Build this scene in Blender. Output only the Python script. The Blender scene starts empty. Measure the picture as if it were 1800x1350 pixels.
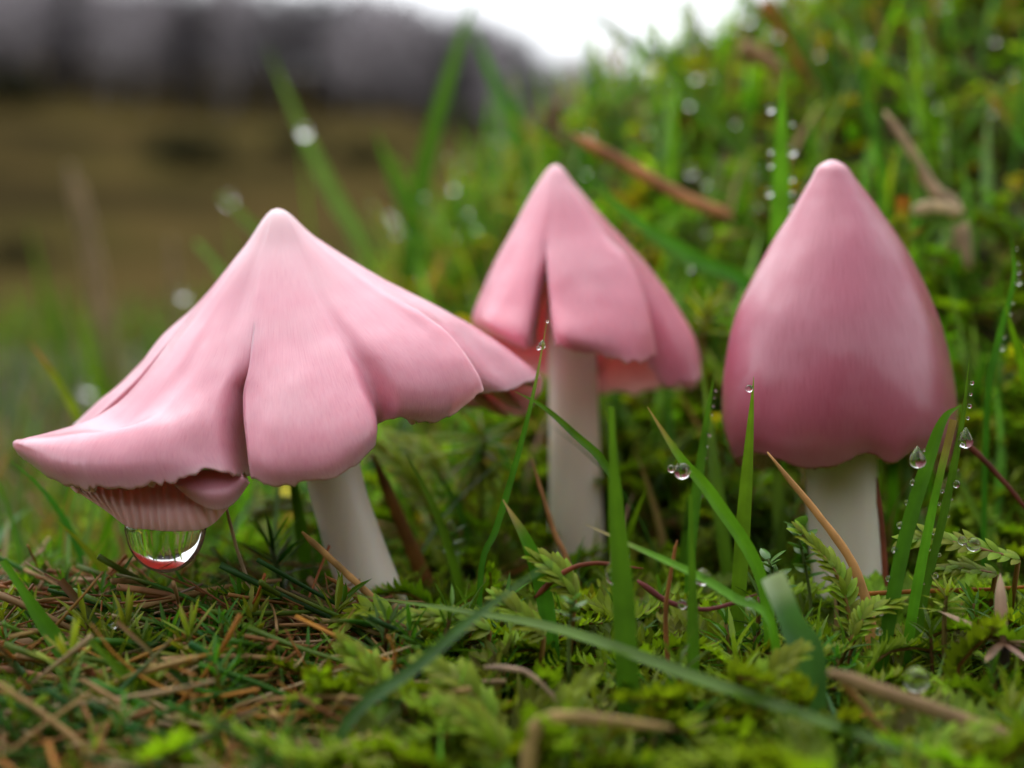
import bpy, math, random
import numpy as np
from mathutils import Vector, Matrix

random.seed(7); rng = np.random.default_rng(7)
SC = bpy.context.scene; COL = SC.collection
K, CX, CY, HC = 2473.0, 900.0, 675.0, 2.7      # photo pixels per unit slope, picture centre, camera height (cm)

# ------------------------------------------------------------------ camera
cam = bpy.data.cameras.new('camera'); co = bpy.data.objects.new('camera', cam); COL.objects.link(co)
co.location = (0, 0, HC*.01); co.rotation_euler = (math.radians(90), 0, 0)
cam.sensor_width = 36; cam.lens = 36*K/1800.0
cam.clip_start = .004; cam.clip_end = 2000
cam.dof.use_dof = True; cam.dof.focus_distance = .149; cam.dof.aperture_fstop = 11.5
SC.camera = co
# ------------------------------------------------------------------ overcast sky
w = bpy.data.worlds.new('World'); SC.world = w; w.use_nodes = True
nt = w.node_tree; nt.nodes.clear()
out = nt.nodes.new('ShaderNodeOutputWorld'); bg = nt.nodes.new('ShaderNodeBackground')
sky = nt.nodes.new('ShaderNodeTexSky'); sky.sky_type = 'NISHITA'; sky.sun_disc = False
SUN_EL, SUN_AZ = math.radians(72), math.radians(-30)
sky.sun_elevation = SUN_EL; sky.sun_rotation = SUN_AZ
sky.air_density = 1.0; sky.dust_density = 1.5; sky.ozone_density = 1.0
hs = nt.nodes.new('ShaderNodeHueSaturation'); hs.inputs['Saturation'].default_value = .12
nt.links.new(sky.outputs[0], hs.inputs['Color']); nt.links.new(hs.outputs[0], bg.inputs[0])
bg.inputs[1].default_value = .15; nt.links.new(bg.outputs[0], out.inputs[0])
sl = bpy.data.lights.new('sun', 'SUN'); sl.energy = .8; sl.angle = math.radians(90); sl.color = (1, .98, .95)
so = bpy.data.objects.new('sun', sl); COL.objects.link(so)
sd = Vector((math.sin(SUN_AZ)*math.cos(SUN_EL), math.cos(SUN_AZ)*math.cos(SUN_EL), math.sin(SUN_EL)))
so.rotation_euler = sd.to_track_quat('Z', 'Y').to_euler()
vs = SC.view_settings; vs.view_transform = 'Standard'; vs.look = 'None'; vs.exposure = 1.1; vs.gamma = 1
SC.render.engine = 'CYCLES'; cy = SC.cycles
cy.use_denoising = True
try: cy.denoiser = 'OPENIMAGEDENOISE'
except Exception: pass
cy.use_adaptive_sampling = True; cy.adaptive_threshold = .02
cy.max_bounces = 7; cy.transmission_bounces = 7; cy.diffuse_bounces = 3; cy.glossy_bounces = 3; cy.transparent_max_bounces = 8
cy.caustics_reflective = False; cy.caustics_refractive = True; cy.blur_glossy = 1.0; cy.sample_clamp_indirect = 8

# ------------------------------------------------------------------ helpers
def px(x, y, d):
    return np.array([(x-CX)/K*d, d, HC-(y-CY)/K*d])
def tag(o, label=None, cat=None, group=None, kind=None):
    if label: o['label'] = label
    if cat: o['category'] = cat
    if group: o['group'] = group
    if kind: o['kind'] = kind
    return o
def link(name, data, mat=None, parent=None, loc=None):
    o = bpy.data.objects.new(name, data); COL.objects.link(o)
    if mat and data is not None and not data.materials: data.materials.append(mat)
    if parent: o.parent = parent
    if loc is not None: o.location = [c*.01 for c in loc]
    return o
def mesh_np(name, V, F, cols=None, smooth=True, attrs=None):
    """V (n,3) in cm; F list of (k,m) index arrays"""
    me = bpy.data.meshes.new(name)
    V = np.asarray(V, float)*.01
    me.vertices.add(len(V)); me.vertices.foreach_set('co', V.astype(np.float32).ravel())
    F = [np.asarray(f, np.int32) for f in F if len(f)]
    nl = sum(f.size for f in F); npl = sum(len(f) for f in F)
    me.loops.add(nl); me.polygons.add(npl)
    li = np.concatenate([f.ravel() for f in F])
    st = []; s = 0
    for f in F:
        st.append(s + np.arange(len(f))*f.shape[1]); s += f.size
    me.loops.foreach_set('vertex_index', li); me.polygons.foreach_set('loop_start', np.concatenate(st).astype(np.int32))
    me.update(calc_edges=True); me.validate()
    if smooth: me.polygons.foreach_set('use_smooth', np.ones(len(me.polygons), bool))
    if cols is not None:
        a = me.color_attributes.new('Col', 'FLOAT_COLOR', 'POINT')
        c = np.ones((len(V), 4), np.float32); c[:, :3] = cols; a.data.foreach_set('color', c.ravel())
    for k, v in (attrs or {}).items():
        a = me.attributes.new(k, 'FLOAT', 'POINT'); a.data.foreach_set('value', np.asarray(v, np.float32))
    return me
class Buf:
    def __init__(s): s.v = []; s.q = []; s.t = []; s.c = []; s.n = 0
    def add(s, V, Q=None, T=None, C=(1, 1, 1)):
        V = np.asarray(V, float); s.v.append(V); C = np.asarray(C, float)
        s.c.append(np.broadcast_to(C, (len(V), 3)))
        if Q is not None and len(Q): s.q.append(np.asarray(Q)+s.n)
        if T is not None and len(T): s.t.append(np.asarray(T)+s.n)
        s.n += len(V)
    def arrays(s):
        return (np.concatenate(s.v), np.concatenate(s.q) if s.q else np.zeros((0, 4), int),
                np.concatenate(s.t) if s.t else np.zeros((0, 3), int), np.concatenate(s.c))
    def mesh(s, name, smooth=True):
        V, Q, T, C = s.arrays(); return mesh_np(name, V, [Q, T], C, smooth)
def nrm(a): return a/np.maximum(np.linalg.norm(a, axis=-1, keepdims=True), 1e-9)
def spl(P, n):
    """Catmull-Rom through the points P (m,k) -> n samples"""
    P = np.asarray(P, float); m = len(P)
    E = np.vstack([2*P[0]-P[1], P, 2*P[-1]-P[-2]])
    return cr(E, np.linspace(0, m-1, n))
def cr(E, t):
    m = len(E)-2; i = np.clip(np.floor(t).astype(int), 0, m-2); f = (t-i).reshape((-1,)+(1,)*(E.ndim-1))
    a, b, c, d = E[i], E[i+1], E[i+2], E[i+3]
    return .5*((2*b)+(c-a)*f+(2*a-5*b+4*c-d)*f*f+(3*b-3*c+d-a)*f**3)
def tube(buf, P, R, sides=6, C=(1, 1, 1), flat=1.0):
    P = np.asarray(P, float); n = len(P); R = np.broadcast_to(np.asarray(R, float), (n,))
    T = nrm(np.gradient(P, axis=0)); up = np.array([.03, -1, .1])
    A = nrm(np.cross(T, up)); B = np.cross(A, T)
    th = np.arange(sides)/sides*2*np.pi
    V = P[:, None]+R[:, None, None]*(np.cos(th)[None, :, None]*A[:, None]+flat*np.sin(th)[None, :, None]*B[:, None])
    i = np.arange(n-1)[:, None]*sides; j = np.arange(sides)[None]
    Q = np.stack([i+j, i+(j+1) % sides, i+sides+(j+1) % sides, i+sides+j], -1).reshape(-1, 4)
    C = np.asarray(C, float)
    if C.ndim == 2: C = np.repeat(C, sides, 0)
    T3 = [[0, k+1, k] for k in range(1, sides-1)]+[[(n-1)*sides, (n-1)*sides+k, (n-1)*sides+k+1] for k in range(1, sides-1)]
    buf.add(V.reshape(-1, 3), Q, T3, C)
def blade(buf, P, W, face, C, fold=.25, twist=0.0):
    """folded grass blade: three verts across; W width along it"""
    P = np.asarray(P, float); n = len(P); T = nrm(np.gradient(P, axis=0))
    face = np.asarray(face, float); S = nrm(np.cross(T, face)); N = np.cross(S, T)
    if twist:
        a = np.linspace(0, twist, n)[:, None]; S, N = S*np.cos(a)+N*np.sin(a), N*np.cos(a)-S*np.sin(a)
    W = np.asarray(W, float)[:, None]*.5
    V = np.stack([P-S*W, P-S*W*.5-N*W*fold*.6, P-N*W*fold, P+S*W*.5-N*W*fold*.6, P+S*W], 1).reshape(-1, 3)
    i = np.arange(n-1)[:, None]*5; j = np.arange(4)[None]
    Q = np.stack([i+j, i+j+1, i+j+6, i+j+5], -1).reshape(-1, 4)
    C = np.asarray(C, float)
    if C.ndim == 1: C = np.broadcast_to(C, (n, 3))
    C5 = np.repeat(C, 5, 0).copy(); C5[2::5] *= 1.12
    buf.add(V, Q, None, C5)
def wprof(n, w, tip=.06, base=.7, pw=1.0):
    t = np.linspace(0, 1, n)
    return w*np.minimum(base+(1-base)*np.minimum(t/.35, 1), 1)*np.maximum(tip, (1-np.maximum(0, (t-.45)/.55)**1.6))
def sn(*a):
    """cheap smooth noise from sines"""
    x = a[0]; y = a[1] if len(a) > 1 else 0
    return (np.sin(1.7*x+2.3*y+.4)+np.sin(2.9*x-1.9*y+1.7)+np.sin(-1.3*x+3.7*y+4.1)+.6*np.sin(5.1*x+4.3*y+2.2))/3.6

# ------------------------------------------------------------------ materials
def newmat(name):
    m = bpy.data.materials.new(name); m.use_nodes = True; n = m.node_tree; n.nodes.clear()
    o = n.nodes.new('ShaderNodeOutputMaterial'); return m, n, o
def N(n, t, **kw):
    x = n.nodes.new(t)
    for k, v in kw.items():
        if k in x.inputs: x.inputs[k].default_value = v
        else: setattr(x, k, v)
    return x
def mixc(n, a, b, fac, mode='MIX'):
    m = n.nodes.new('ShaderNodeMix'); m.data_type = 'RGBA'; m.blend_type = mode
    for s, v in ((0, fac), (6, a), (7, b)):
        if hasattr(v, 'is_linked'): n.links.new(v, m.inputs[s])
        else: m.inputs[s].default_value = v if not isinstance(v, tuple) else (*v, 1)[:4]
    return m.outputs[2]
def mrange(n, v, a, b, c, d):
    m = n.nodes.new('ShaderNodeMapRange'); n.links.new(v, m.inputs[0])
    for i, k in enumerate((a, b, c, d)): m.inputs[i+1].default_value = k
    return m.outputs[0]
def mathn(n, op, a, b=0.0):
    m = n.nodes.new('ShaderNodeMath'); m.operation = op
    for i, v in enumerate((a, b)):
        if hasattr(v, 'is_linked'): n.links.new(v, m.inputs[i])
        else: m.inputs[i].default_value = v
    return m.outputs[0]

def mat_plant(name, trans=.4, rough=.38, spec=.5, var=.25, streak=0.0, coat=0.0):
    m, n, o = newmat(name)
    at = N(n, 'ShaderNodeAttribute', attribute_name='Col'); oi = N(n, 'ShaderNodeObjectInfo')
    tc = N(n, 'ShaderNodeTexCoord')
    no = N(n, 'ShaderNodeTexNoise', Scale=260.0, Detail=3.0); n.links.new(tc.outputs['Object'], no.inputs['Vector'])
    h = N(n, 'ShaderNodeHueSaturation')
    n.links.new(at.outputs['Color'], h.inputs['Color'])
    n.links.new(mrange(n, oi.outputs['Random'], 0, 1, .5-var*.10, .5+var*.08), h.inputs['Hue'])
    val = mathn(n, 'MULTIPLY', mrange(n, oi.outputs['Random'], 0, 1, 1-var, 1+var), mrange(n, no.outputs['Fac'], .3, .7, .75, 1.25))
    n.links.new(val, h.inputs['Value'])
    p = N(n, 'ShaderNodeBsdfPrincipled', Roughness=rough); p.inputs['Specular IOR Level'].default_value = spec
    p.inputs['Coat Weight'].default_value = coat; p.inputs['Coat Roughness'].default_value = .08
    n.links.new(h.outputs[0], p.inputs['Base Color'])
    bp = N(n, 'ShaderNodeBump', Strength=.35, Distance=.0003); n.links.new(no.outputs['Fac'], bp.inputs['Height']); n.links.new(bp.outputs[0], p.inputs['Normal'])
    if trans:
        t = N(n, 'ShaderNodeBsdfTranslucent'); n.links.new(mixc(n, h.outputs[0], (1.0, 1.05, .35), 1.0, 'MULTIPLY'), t.inputs[0])
        mx = N(n, 'ShaderNodeMixShader'); mx.inputs[0].default_value = trans
        n.links.new(p.outputs[0], mx.inputs[1]); n.links.new(t.outputs[0], mx.inputs[2]); n.links.new(mx.outputs[0], o.inputs[0])
    else: n.links.new(p.outputs[0], o.inputs[0])
    return m
M_GRASS = mat_plant('grass', .42, .42, .3, .22)
M_MOSS = mat_plant('moss', .45, .45, .25, .3)
M_DEAD = mat_plant('dead_stalk', .25, .5, .3, .16)
M_HERB = mat_plant('herb_leaf', .35, .3, .6, .1)

def mat_cap(name, tip, mid, rim, dark, wet=.5, soft=0.55):
    m, n, o = newmat(name)
    u = N(n, 'ShaderNodeAttribute', attribute_name='u').outputs['Fac']; v = N(n, 'ShaderNodeAttribute', attribute_name='v').outputs['Fac']
    cb = N(n, 'ShaderNodeCombineXYZ'); n.links.new(mathn(n, 'MULTIPLY', v, 5.0), cb.inputs[0]); n.links.new(mathn(n, 'MULTIPLY', u, 3.2), cb.inputs[1])
    fib = N(n, 'ShaderNodeTexNoise', Scale=5.0, Detail=4.0, Roughness=.65); n.links.new(cb.outputs[0], fib.inputs['Vector'])
    cb2 = N(n, 'ShaderNodeCombineXYZ'); n.links.new(mathn(n, 'MULTIPLY', v, 14.0), cb2.inputs[0]); n.links.new(mathn(n, 'MULTIPLY', u, 2.0), cb2.inputs[1])
    fine = N(n, 'ShaderNodeTexNoise', Scale=8.0, Detail=3.0); n.links.new(cb2.outputs[0], fine.inputs['Vector'])
    tc = N(n, 'ShaderNodeTexCoord')
    big = N(n, 'ShaderNodeTexNoise', Scale=110.0, Detail=3.0); n.links.new(tc.outputs['Object'], big.inputs['Vector'])
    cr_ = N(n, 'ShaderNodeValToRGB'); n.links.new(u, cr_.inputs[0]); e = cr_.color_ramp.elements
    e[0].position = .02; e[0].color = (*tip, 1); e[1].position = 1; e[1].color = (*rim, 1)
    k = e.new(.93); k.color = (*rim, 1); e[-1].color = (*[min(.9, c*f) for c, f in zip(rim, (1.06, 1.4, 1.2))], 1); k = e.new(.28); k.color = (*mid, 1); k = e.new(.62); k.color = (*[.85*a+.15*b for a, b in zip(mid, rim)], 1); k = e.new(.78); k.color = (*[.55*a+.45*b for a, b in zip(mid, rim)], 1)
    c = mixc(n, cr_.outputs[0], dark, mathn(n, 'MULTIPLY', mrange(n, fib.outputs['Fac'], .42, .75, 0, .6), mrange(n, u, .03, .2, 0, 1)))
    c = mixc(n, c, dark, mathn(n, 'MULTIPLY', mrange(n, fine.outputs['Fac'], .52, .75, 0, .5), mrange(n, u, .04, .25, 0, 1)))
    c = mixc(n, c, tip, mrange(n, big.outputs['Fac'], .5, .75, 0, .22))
    p = N(n, 'ShaderNodeBsdfPrincipled'); n.links.new(c, p.inputs['Base Color'])
    p.inputs['Subsurface Weight'].default_value = soft
    p.inputs['Subsurface Radius'].default_value = (1.0, .55, .5); p.inputs['Subsurface Scale'].default_value = .0035
    n.links.new(mrange(n, fib.outputs['Fac'], .35, .7, .42, .26), p.inputs['Roughness'])
    p.inputs['Specular IOR Level'].default_value = .45
    p.inputs['Coat IOR'].default_value = 1.5
    n.links.new(mrange(n, big.outputs['Fac'], .4, .62, wet*.45, wet), p.inputs['Coat Weight'])
    n.links.new(mrange(n, fine.outputs['Fac'], .35, .7, .03, .17), p.inputs['Coat Roughness'])
    hsum = mathn(n, 'MULTIPLY', mrange(n, u, .04, .25, 0, 1), mathn(n, 'ADD', mathn(n, 'MULTIPLY', fib.outputs['Fac'], .8), mathn(n, 'MULTIPLY', fine.outputs['Fac'], .5)))
    bp = N(n, 'ShaderNodeBump', Strength=.22, Distance=.00012); n.links.new(hsum, bp.inputs['Height'])
    n.links.new(bp.outputs[0], p.inputs['Normal'])
    bp2 = N(n, 'ShaderNodeBump', Strength=.15, Distance=.0001); n.links.new(hsum, bp2.inputs['Height']); n.links.new(bp2.outputs[0], p.inputs['Coat Normal'])
    n.links.new(p.outputs[0], o.inputs[0]); return m
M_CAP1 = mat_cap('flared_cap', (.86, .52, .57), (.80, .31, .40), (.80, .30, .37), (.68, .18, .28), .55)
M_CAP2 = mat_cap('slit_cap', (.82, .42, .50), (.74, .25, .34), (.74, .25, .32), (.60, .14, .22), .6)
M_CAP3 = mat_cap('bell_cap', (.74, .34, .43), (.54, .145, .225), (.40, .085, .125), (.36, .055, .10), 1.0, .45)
def mat_gill():
    m, n, o = newmat('gill'); p = N(n, 'ShaderNodeBsdfPrincipled', Roughness=.45); p.inputs['Base Color'].default_value = (.90, .45, .45, 1)
    p.inputs['Subsurface Weight'].default_value = .5; p.inputs['Subsurface Radius'].default_value = (1, .6, .5); p.inputs['Subsurface Scale'].default_value = .002
    n.links.new(p.outputs[0], o.inputs[0]); return m
M_GILL = mat_gill()
def mat_stem():
    m, n, o = newmat('stem'); tc = N(n, 'ShaderNodeTexCoord'); mp = N(n, 'ShaderNodeMapping'); mp.inputs['Scale'].default_value = (420, 420, 110)
    n.links.new(tc.outputs['Object'], mp.inputs[0]); no = N(n, 'ShaderNodeTexNoise', Scale=1.0, Detail=4.0); n.links.new(mp.outputs[0], no.inputs['Vector'])
    p = N(n, 'ShaderNodeBsdfPrincipled', Roughness=.38)
    n.links.new(mixc(n, (.84, .77, .67), (.79, .70, .60), mrange(n, no.outputs['Fac'], .35, .7, 0, 1)), p.inputs['Base Color'])
    p.inputs['Subsurface Weight'].default_value = .6; p.inputs['Subsurface Radius'].default_value = (1, .75, .5); p.inputs['Subsurface Scale'].default_value = .003
    bp = N(n, 'ShaderNodeBump', Strength=.3, Distance=.0002); n.links.new(no.outputs['Fac'], bp.inputs['Height']); n.links.new(bp.outputs[0], p.inputs['Normal'])
    n.links.new(p.outputs[0], o.inputs[0]); return m
M_STEM = mat_stem()
def mat_water():
    m, n, o = newmat('water'); p = N(n, 'ShaderNodeBsdfPrincipled', Roughness=0.0, IOR=1.333)
    p.inputs['Transmission Weight'].default_value = 1; p.inputs['Base Color'].default_value = (1, 1, 1, 1)
    n.links.new(p.outputs[0], o.inputs[0]); return m
M_WATER = mat_water()
def mat_ground(name, ca, cb, cc, scale, rough=.8):
    m, n, o = newmat(name); tc = N(n, 'ShaderNodeTexCoord')
    a = N(n, 'ShaderNodeTexNoise', Scale=scale, Detail=6.0, Roughness=.6); b = N(n, 'ShaderNodeTexNoise', Scale=scale*.23, Detail=4.0)
    n.links.new(tc.outputs['Object'], a.inputs['Vector']); n.links.new(tc.outputs['Object'], b.inputs['Vector'])
    c = mixc(n, ca, cb, mrange(n, a.outputs['Fac'], .4, .62, 0, 1)); c = mixc(n, c, cc, mrange(n, b.outputs['Fac'], .45, .62, 0, .85))
    p = N(n, 'ShaderNodeBsdfPrincipled', Roughness=rough); n.links.new(c, p.inputs['Base Color']); p.inputs['Specular IOR Level'].default_value = 0 if rough == 1.0 else .2
    bp = N(n, 'ShaderNodeBump', Strength=.6, Distance=.2/scale); n.links.new(a.outputs['Fac'], bp.inputs['Height']); n.links.new(bp.outputs[0], p.inputs['Normal'])
    n.links.new(p.outputs[0], o.inputs[0]); return m
M_SOIL = mat_ground('soil', (.035, .022, .010), (.045, .05, .010), (.06, .07, .012), 160)
M_MOOR = mat_ground('moor', (.075, .053, .019), (.055, .046, .014), (.030, .023, .010), .35, 1.0)
M_WOOD = mat_plant('bare_wood', 0, .9, .05, 0)

# ------------------------------------------------------------------ terrain (cm)
XB = [-30, -12, -8, -5.5, -3.2, -1, 1.3, 4.3, 8, 14, 30]; ZB = [0, 0, .3, 1.5, 4.2, 6.8, 8.7, 10.2, 12, 14.5, 18]
def ss(a, b, x):
    t = np.clip((x-a)/(b-a), 0, 1); return t*t*(3-2*t)
def top(x, y):
    """height of the moss surface"""
    x = np.asarray(x, float); y = np.asarray(y, float)
    y0 = np.interp(x, [-6, 0, 3, 8, 16], [20, 17.5, 17.0, 16.5, 15.5])
    t = np.clip((y-y0)/14.5, 0, 1); t = t*(.55+.45*t*(3-2*t)*t/np.maximum(t, 1e-6)) if False else .5*t+.5*t*t*(3-2*t)
    z = np.interp(x, XB, ZB)*t
    z = z + 5.0*ss(24, 62, y)*ss(2, -8, x) - .55*np.maximum(0, y-72)
    z = z + .22*sn(x*.9, y*.9)+.12*sn(x*2.1+3, y*2.3) - .24*np.maximum(0, 15.2-np.maximum(y, 6))*ss(16.5, 13.5, y)
    return z
def soil(x, y): return top(x, y)-.75
xs = np.concatenate([np.linspace(-90, -24, 24), np.linspace(-23, 26, 120), np.linspace(28, 90, 22)])
ys = np.concatenate([np.linspace(-30, 4, 12), np.linspace(5, 45, 110), np.linspace(46, 170, 50)])
X, Y = np.meshgrid(xs, ys); Z = soil(X, Y)
Z = np.where(np.abs(X) > 40, Z-(np.abs(X)-40)*.6, Z); Z = np.where(Y < -5, Z+(Y+5)*.8, Z)
def gridfaces(ny, nx):
    i = np.arange(ny-1)[:, None]*nx; j = np.arange(nx-1)[None]
    return np.stack([i+j, i+j+1, i+nx+j+1, i+nx+j], -1).reshape(-1, 4)
g = link('ground', mesh_np('ground', np.stack([X, Y, Z], -1).reshape(-1, 3), [gridfaces(len(ys), len(xs))]), M_SOIL)
tag(g, 'dark damp peaty soil under the moss and grass', 'ground', kind='structure')
# far moor (m): hillside rising to the wood
def moor(x, y):
    r = np.hypot(x, y*1.0)
    hx = np.interp(x/np.maximum(y, 1)*120, [-200, -45, -10, 2, 30, 90, 300], [27, 25.5, 23.5, 19.5, 11, 6, 4])
    t = np.clip(y/120, -3, 1.6)
    z = -.55+hx*np.sign(t)*np.abs(t)**1.28
    z = np.where(y < -2, -.55+.5*np.minimum(-2-y, 80), np.where(y < 0, -.55, z))  # unseen slope behind the camera, added to darken low reflections on the caps
    a = np.clip(y/30, 0, 1)
    z = z+a*(1.0*sn(x*.05, y*.06)+.5*sn(x*.16, y*.14))
    return z
xm = np.sign(np.linspace(-1, 1, 161))*np.abs(np.linspace(-1, 1, 161))**2.2*420
ym = np.concatenate([np.linspace(-160, -2, 30), np.linspace(-1, 20, 40), np.linspace(21, 160, 110), np.linspace(170, 500, 20)])
X, Y = np.meshgrid(xm, ym); Zm = moor(X, Y)
o = link('moorland', mesh_np('moorland', np.stack([X, Y, Zm], -1).reshape(-1, 3)*100, [gridfaces(len(ym), len(xm))]), M_MOOR)
tag(o, 'blurred brown moorland slope behind the bank', 'moorland', kind='structure')

# distant bare wood on the moor's crest, one mass
b = Buf()
def wood_tree(b, x, y, z, h, tint):
    c0 = np.array([.25, .23, .245])*tint  # haze is not built; the pale grey-lilac twig colour stands in for it
    tube(b, [[x*100, y*100, (z-.5)*100], [x*100+rng.normal(0, 15), y*100, (z+h*.5)*100], [x*100+rng.normal(0, 40), y*100, (z+h*.93)*100]], [22*h/9, 15*h/9, 3], 5, c0*.75)
    for k in range(5):
        a = rng.uniform(0, 6.28); hh = rng.uniform(.35, .8)*h; L = rng.uniform(.18, .34)*h
        tube(b, [[x*100, y*100, (z+hh)*100], [(x+math.cos(a)*L)*100, (y+math.sin(a)*L)*100, (z+hh+L*.9)*100]], [8, 2], 4, c0*.8)
    n = 90
    th = rng.uniform(0, 6.28, n); q = rng.uniform(0, 1, n)**.5; ph = rng.uniform(-1, 1, n)
    P = np.stack([x+np.cos(th)*q*h*.28*np.sqrt(1-ph*ph*.8), y+np.sin(th)*q*h*.28, z+h*.66+ph*h*.33], -1)*100
    D = nrm(rng.normal(0, 1, (n, 3))+np.array([0, 0, .8])); S = nrm(np.cross(D, rng.normal(0, 1, (n, 3)))); L = rng.uniform(40, 95, (n, 1))*h/9
    V = np.stack([P-D*L*.5-S*L*.16, P-D*L*.5+S*L*.16, P+D*L+S*L*.1, P+D*L-S*L*.1], 1).reshape(-1, 3)
    C = np.repeat(c0*rng.uniform(.8, 1.35, (n, 1)), 4, 0)
    b.add(V, np.arange(4*n).reshape(-1, 4), None, C)
for k in range(440):
    xx = rng.uniform(-62, 26); yy = rng.uniform(112, 150)
    zz = float(moor(np.array(xx), np.array(yy)))
    dark = (.5 if sn(xx*.22, 1.0) > .15 else 1.25)
    wood_tree(b, xx, yy, zz, rng.uniform(7, 11), dark*rng.uniform(.85, 1.2))
tag(link('woodland', b.mesh('woodland', False), M_WOOD), 'hazy grey leafless wood along the far skyline', 'woodland', kind='stuff')
# dark shrubs on the moor, each a thing
def shrub(x, y, s, tint, label):
    z = float(moor(np.array(x), np.array(y)))
    e = link('shrub', None, loc=(x*100, y*100, z*100)); tag(e, label, 'shrub', 'dark shrubs on the moor')
    bb = Buf(); n = 420
    P = nrm(rng.normal(0, 1, (n, 3)))*rng.uniform(.35, 1, (n, 1))**.5*np.array([s, s*.7, s*.6])*100*(1+.25*rng.normal(0, 1, (n, 1))); P[:, 2] = np.abs(P[:, 2])+s*18
    D = nrm(rng.normal(0, 1, (n, 3))); S = nrm(np.cross(D, rng.normal(0, 1, (n, 3)))); L = s*9*rng.uniform(.7, 1.4, (n, 1))
    V = np.stack([P-D*L, P+S*L*.6, P+D*L, P-S*L*.6], 1).reshape(-1, 3)
    bb.add(V, np.arange(4*n).reshape(-1, 4), None, np.repeat(np.array([.03, .032, .014])*tint*rng.uniform(.7, 1.4, (n, 1)), 4, 0))
    tag(link('crown', bb.mesh('crown', False), M_WOOD, e), kind='stuff')
    bt = Buf()
    for k in range(6):
        a = k*1.05; tube(bt, [[0, 0, -20], [math.cos(a)*s*25, math.sin(a)*s*25, s*30], [math.cos(a)*s*55, math.sin(a)*s*45, s*60]], [s*5, s*3, s], 5, (.04, .03, .02))
    link('trunk', bt.mesh('trunk'), M_WOOD, e)
def at_px(xp, yp):
    """where a pixel's ray meets the moor (m)"""
    for d in np.arange(3, 300, .5):
        x = (xp-CX)/K*d; z = .027-(yp-CY)/K*d
        if z < moor(np.array(x), np.array(d)): return x, d
    return x, d
for xp, yp, sp, tint, lab in ((15, 185, 75, .8, 'blackish round shrub at the foot of the grey wood'), (640, 300, 60, 1.1, 'low dark shrub in the brown hollow beside the bank'),
        (330, 300, 85, 1.2, 'wide low olive shrub in the middle of the moor slope'), (30, 470, 60, 1.2, 'dark shrub low down on the brown moor slope'), (520, 280, 60, 1.2, 'small brown-green shrub on the moor behind the tall blurred blade')):
    sx, sy = at_px(xp, yp); shrub(sx, sy, sp/K*sy, tint, lab)

# ------------------------------------------------------------------ mushrooms
def cap_surface(tipc, lobes, D, nu=64, nv=9, rag=.03, seam=3, seed=0, split=.44):
    """lobes: lists of meridian columns, each a list of (px, py, depth in px) below the tip; neighbouring lobes share a seam near the tip.
    returns for each lobe its grid of points (cm), u, v"""
    def pt(p):
        d = D+p[2]*D/K; return px(p[0], p[1], d)
    tipw = pt(tipc)
    L = [[[tipw]+[pt(p) for p in c] for c in lb] for lb in lobes]
    n = len(L); outg = []; vbase = 0
    for i, lb in enumerate(L):
        A = np.array(lb)                                            # (cols, stations, 3)
        prev, nxt = np.array(L[i-1][-2]), np.array(L[(i+1) % n][1])
        ns = A.shape[1]; wgt = np.array([1.0 if s < seam else (.5 if s == seam else 0.0) for s in range(ns)])[:, None]
        ph0 = prev*wgt+(2*A[0]-A[1])*(1-wgt); ph1 = nxt*wgt+(2*A[-1]-A[-2])*(1-wgt)
        E = np.concatenate([ph0[None], A, ph1[None]])               # (cols+2, ns, 3)
        m = A.shape[0]; tv = np.linspace(0, m-1, (m-1)*nv+1)
        G = cr(E, tv)                                               # (NV, ns, 3)
        mir = G[:, 1].copy(); mir[:, 0] = 2*tipw[0]-mir[:, 0]; mir[:, 1] = 2*tipw[1]-mir[:, 1]
        mir[:, 2] = G[:, 1, 2]
        vv = vbase+np.linspace(0, m-1, len(tv))
        S = np.concatenate([mir[:, None], G, (2*G[:, -1]-G[:, -2])[:, None]], 1)
        NVV = len(tv); grid = np.zeros((NVV, nu, 3)); ug = np.zeros((NVV, nu))
        for k in range(NVV):
            uend = (ns-1)*(1-rag*(.6+.5*sn(vv[k]*3.1+seed, 1.3)+.35*sn(vv[k]*11+seed, .3)+.25*sn(vv[k]*27+seed, .7)))
            t = np.linspace(0, 1, nu)**.9*uend
            grid[k] = cr(S[k], np.clip(t, 0, ns-1)); ug[k] = t/(ns-1)
        outg.append((grid, ug, np.repeat(vv[:, None], nu, 1))); vbase += m-1
    for i in range(n):                                              # close each seam above its slit
        ga, gb = outg[i][0], outg[(i+1) % n][0]; u = outg[i][1][-1]; sp = 2.0 if i == n-1 or seam > 50 else split
        wq = ss(sp, sp-.12, u)[:, None]
        for q in range(4):
            f = wq*(1-q/4); da = (gb[0]+ga[-1])/2-ga[-1] if q == 0 else da; db = -da if q == 0 else db
            ga[-1-q] += da*f; gb[q] += db*f
    return outg
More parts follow.
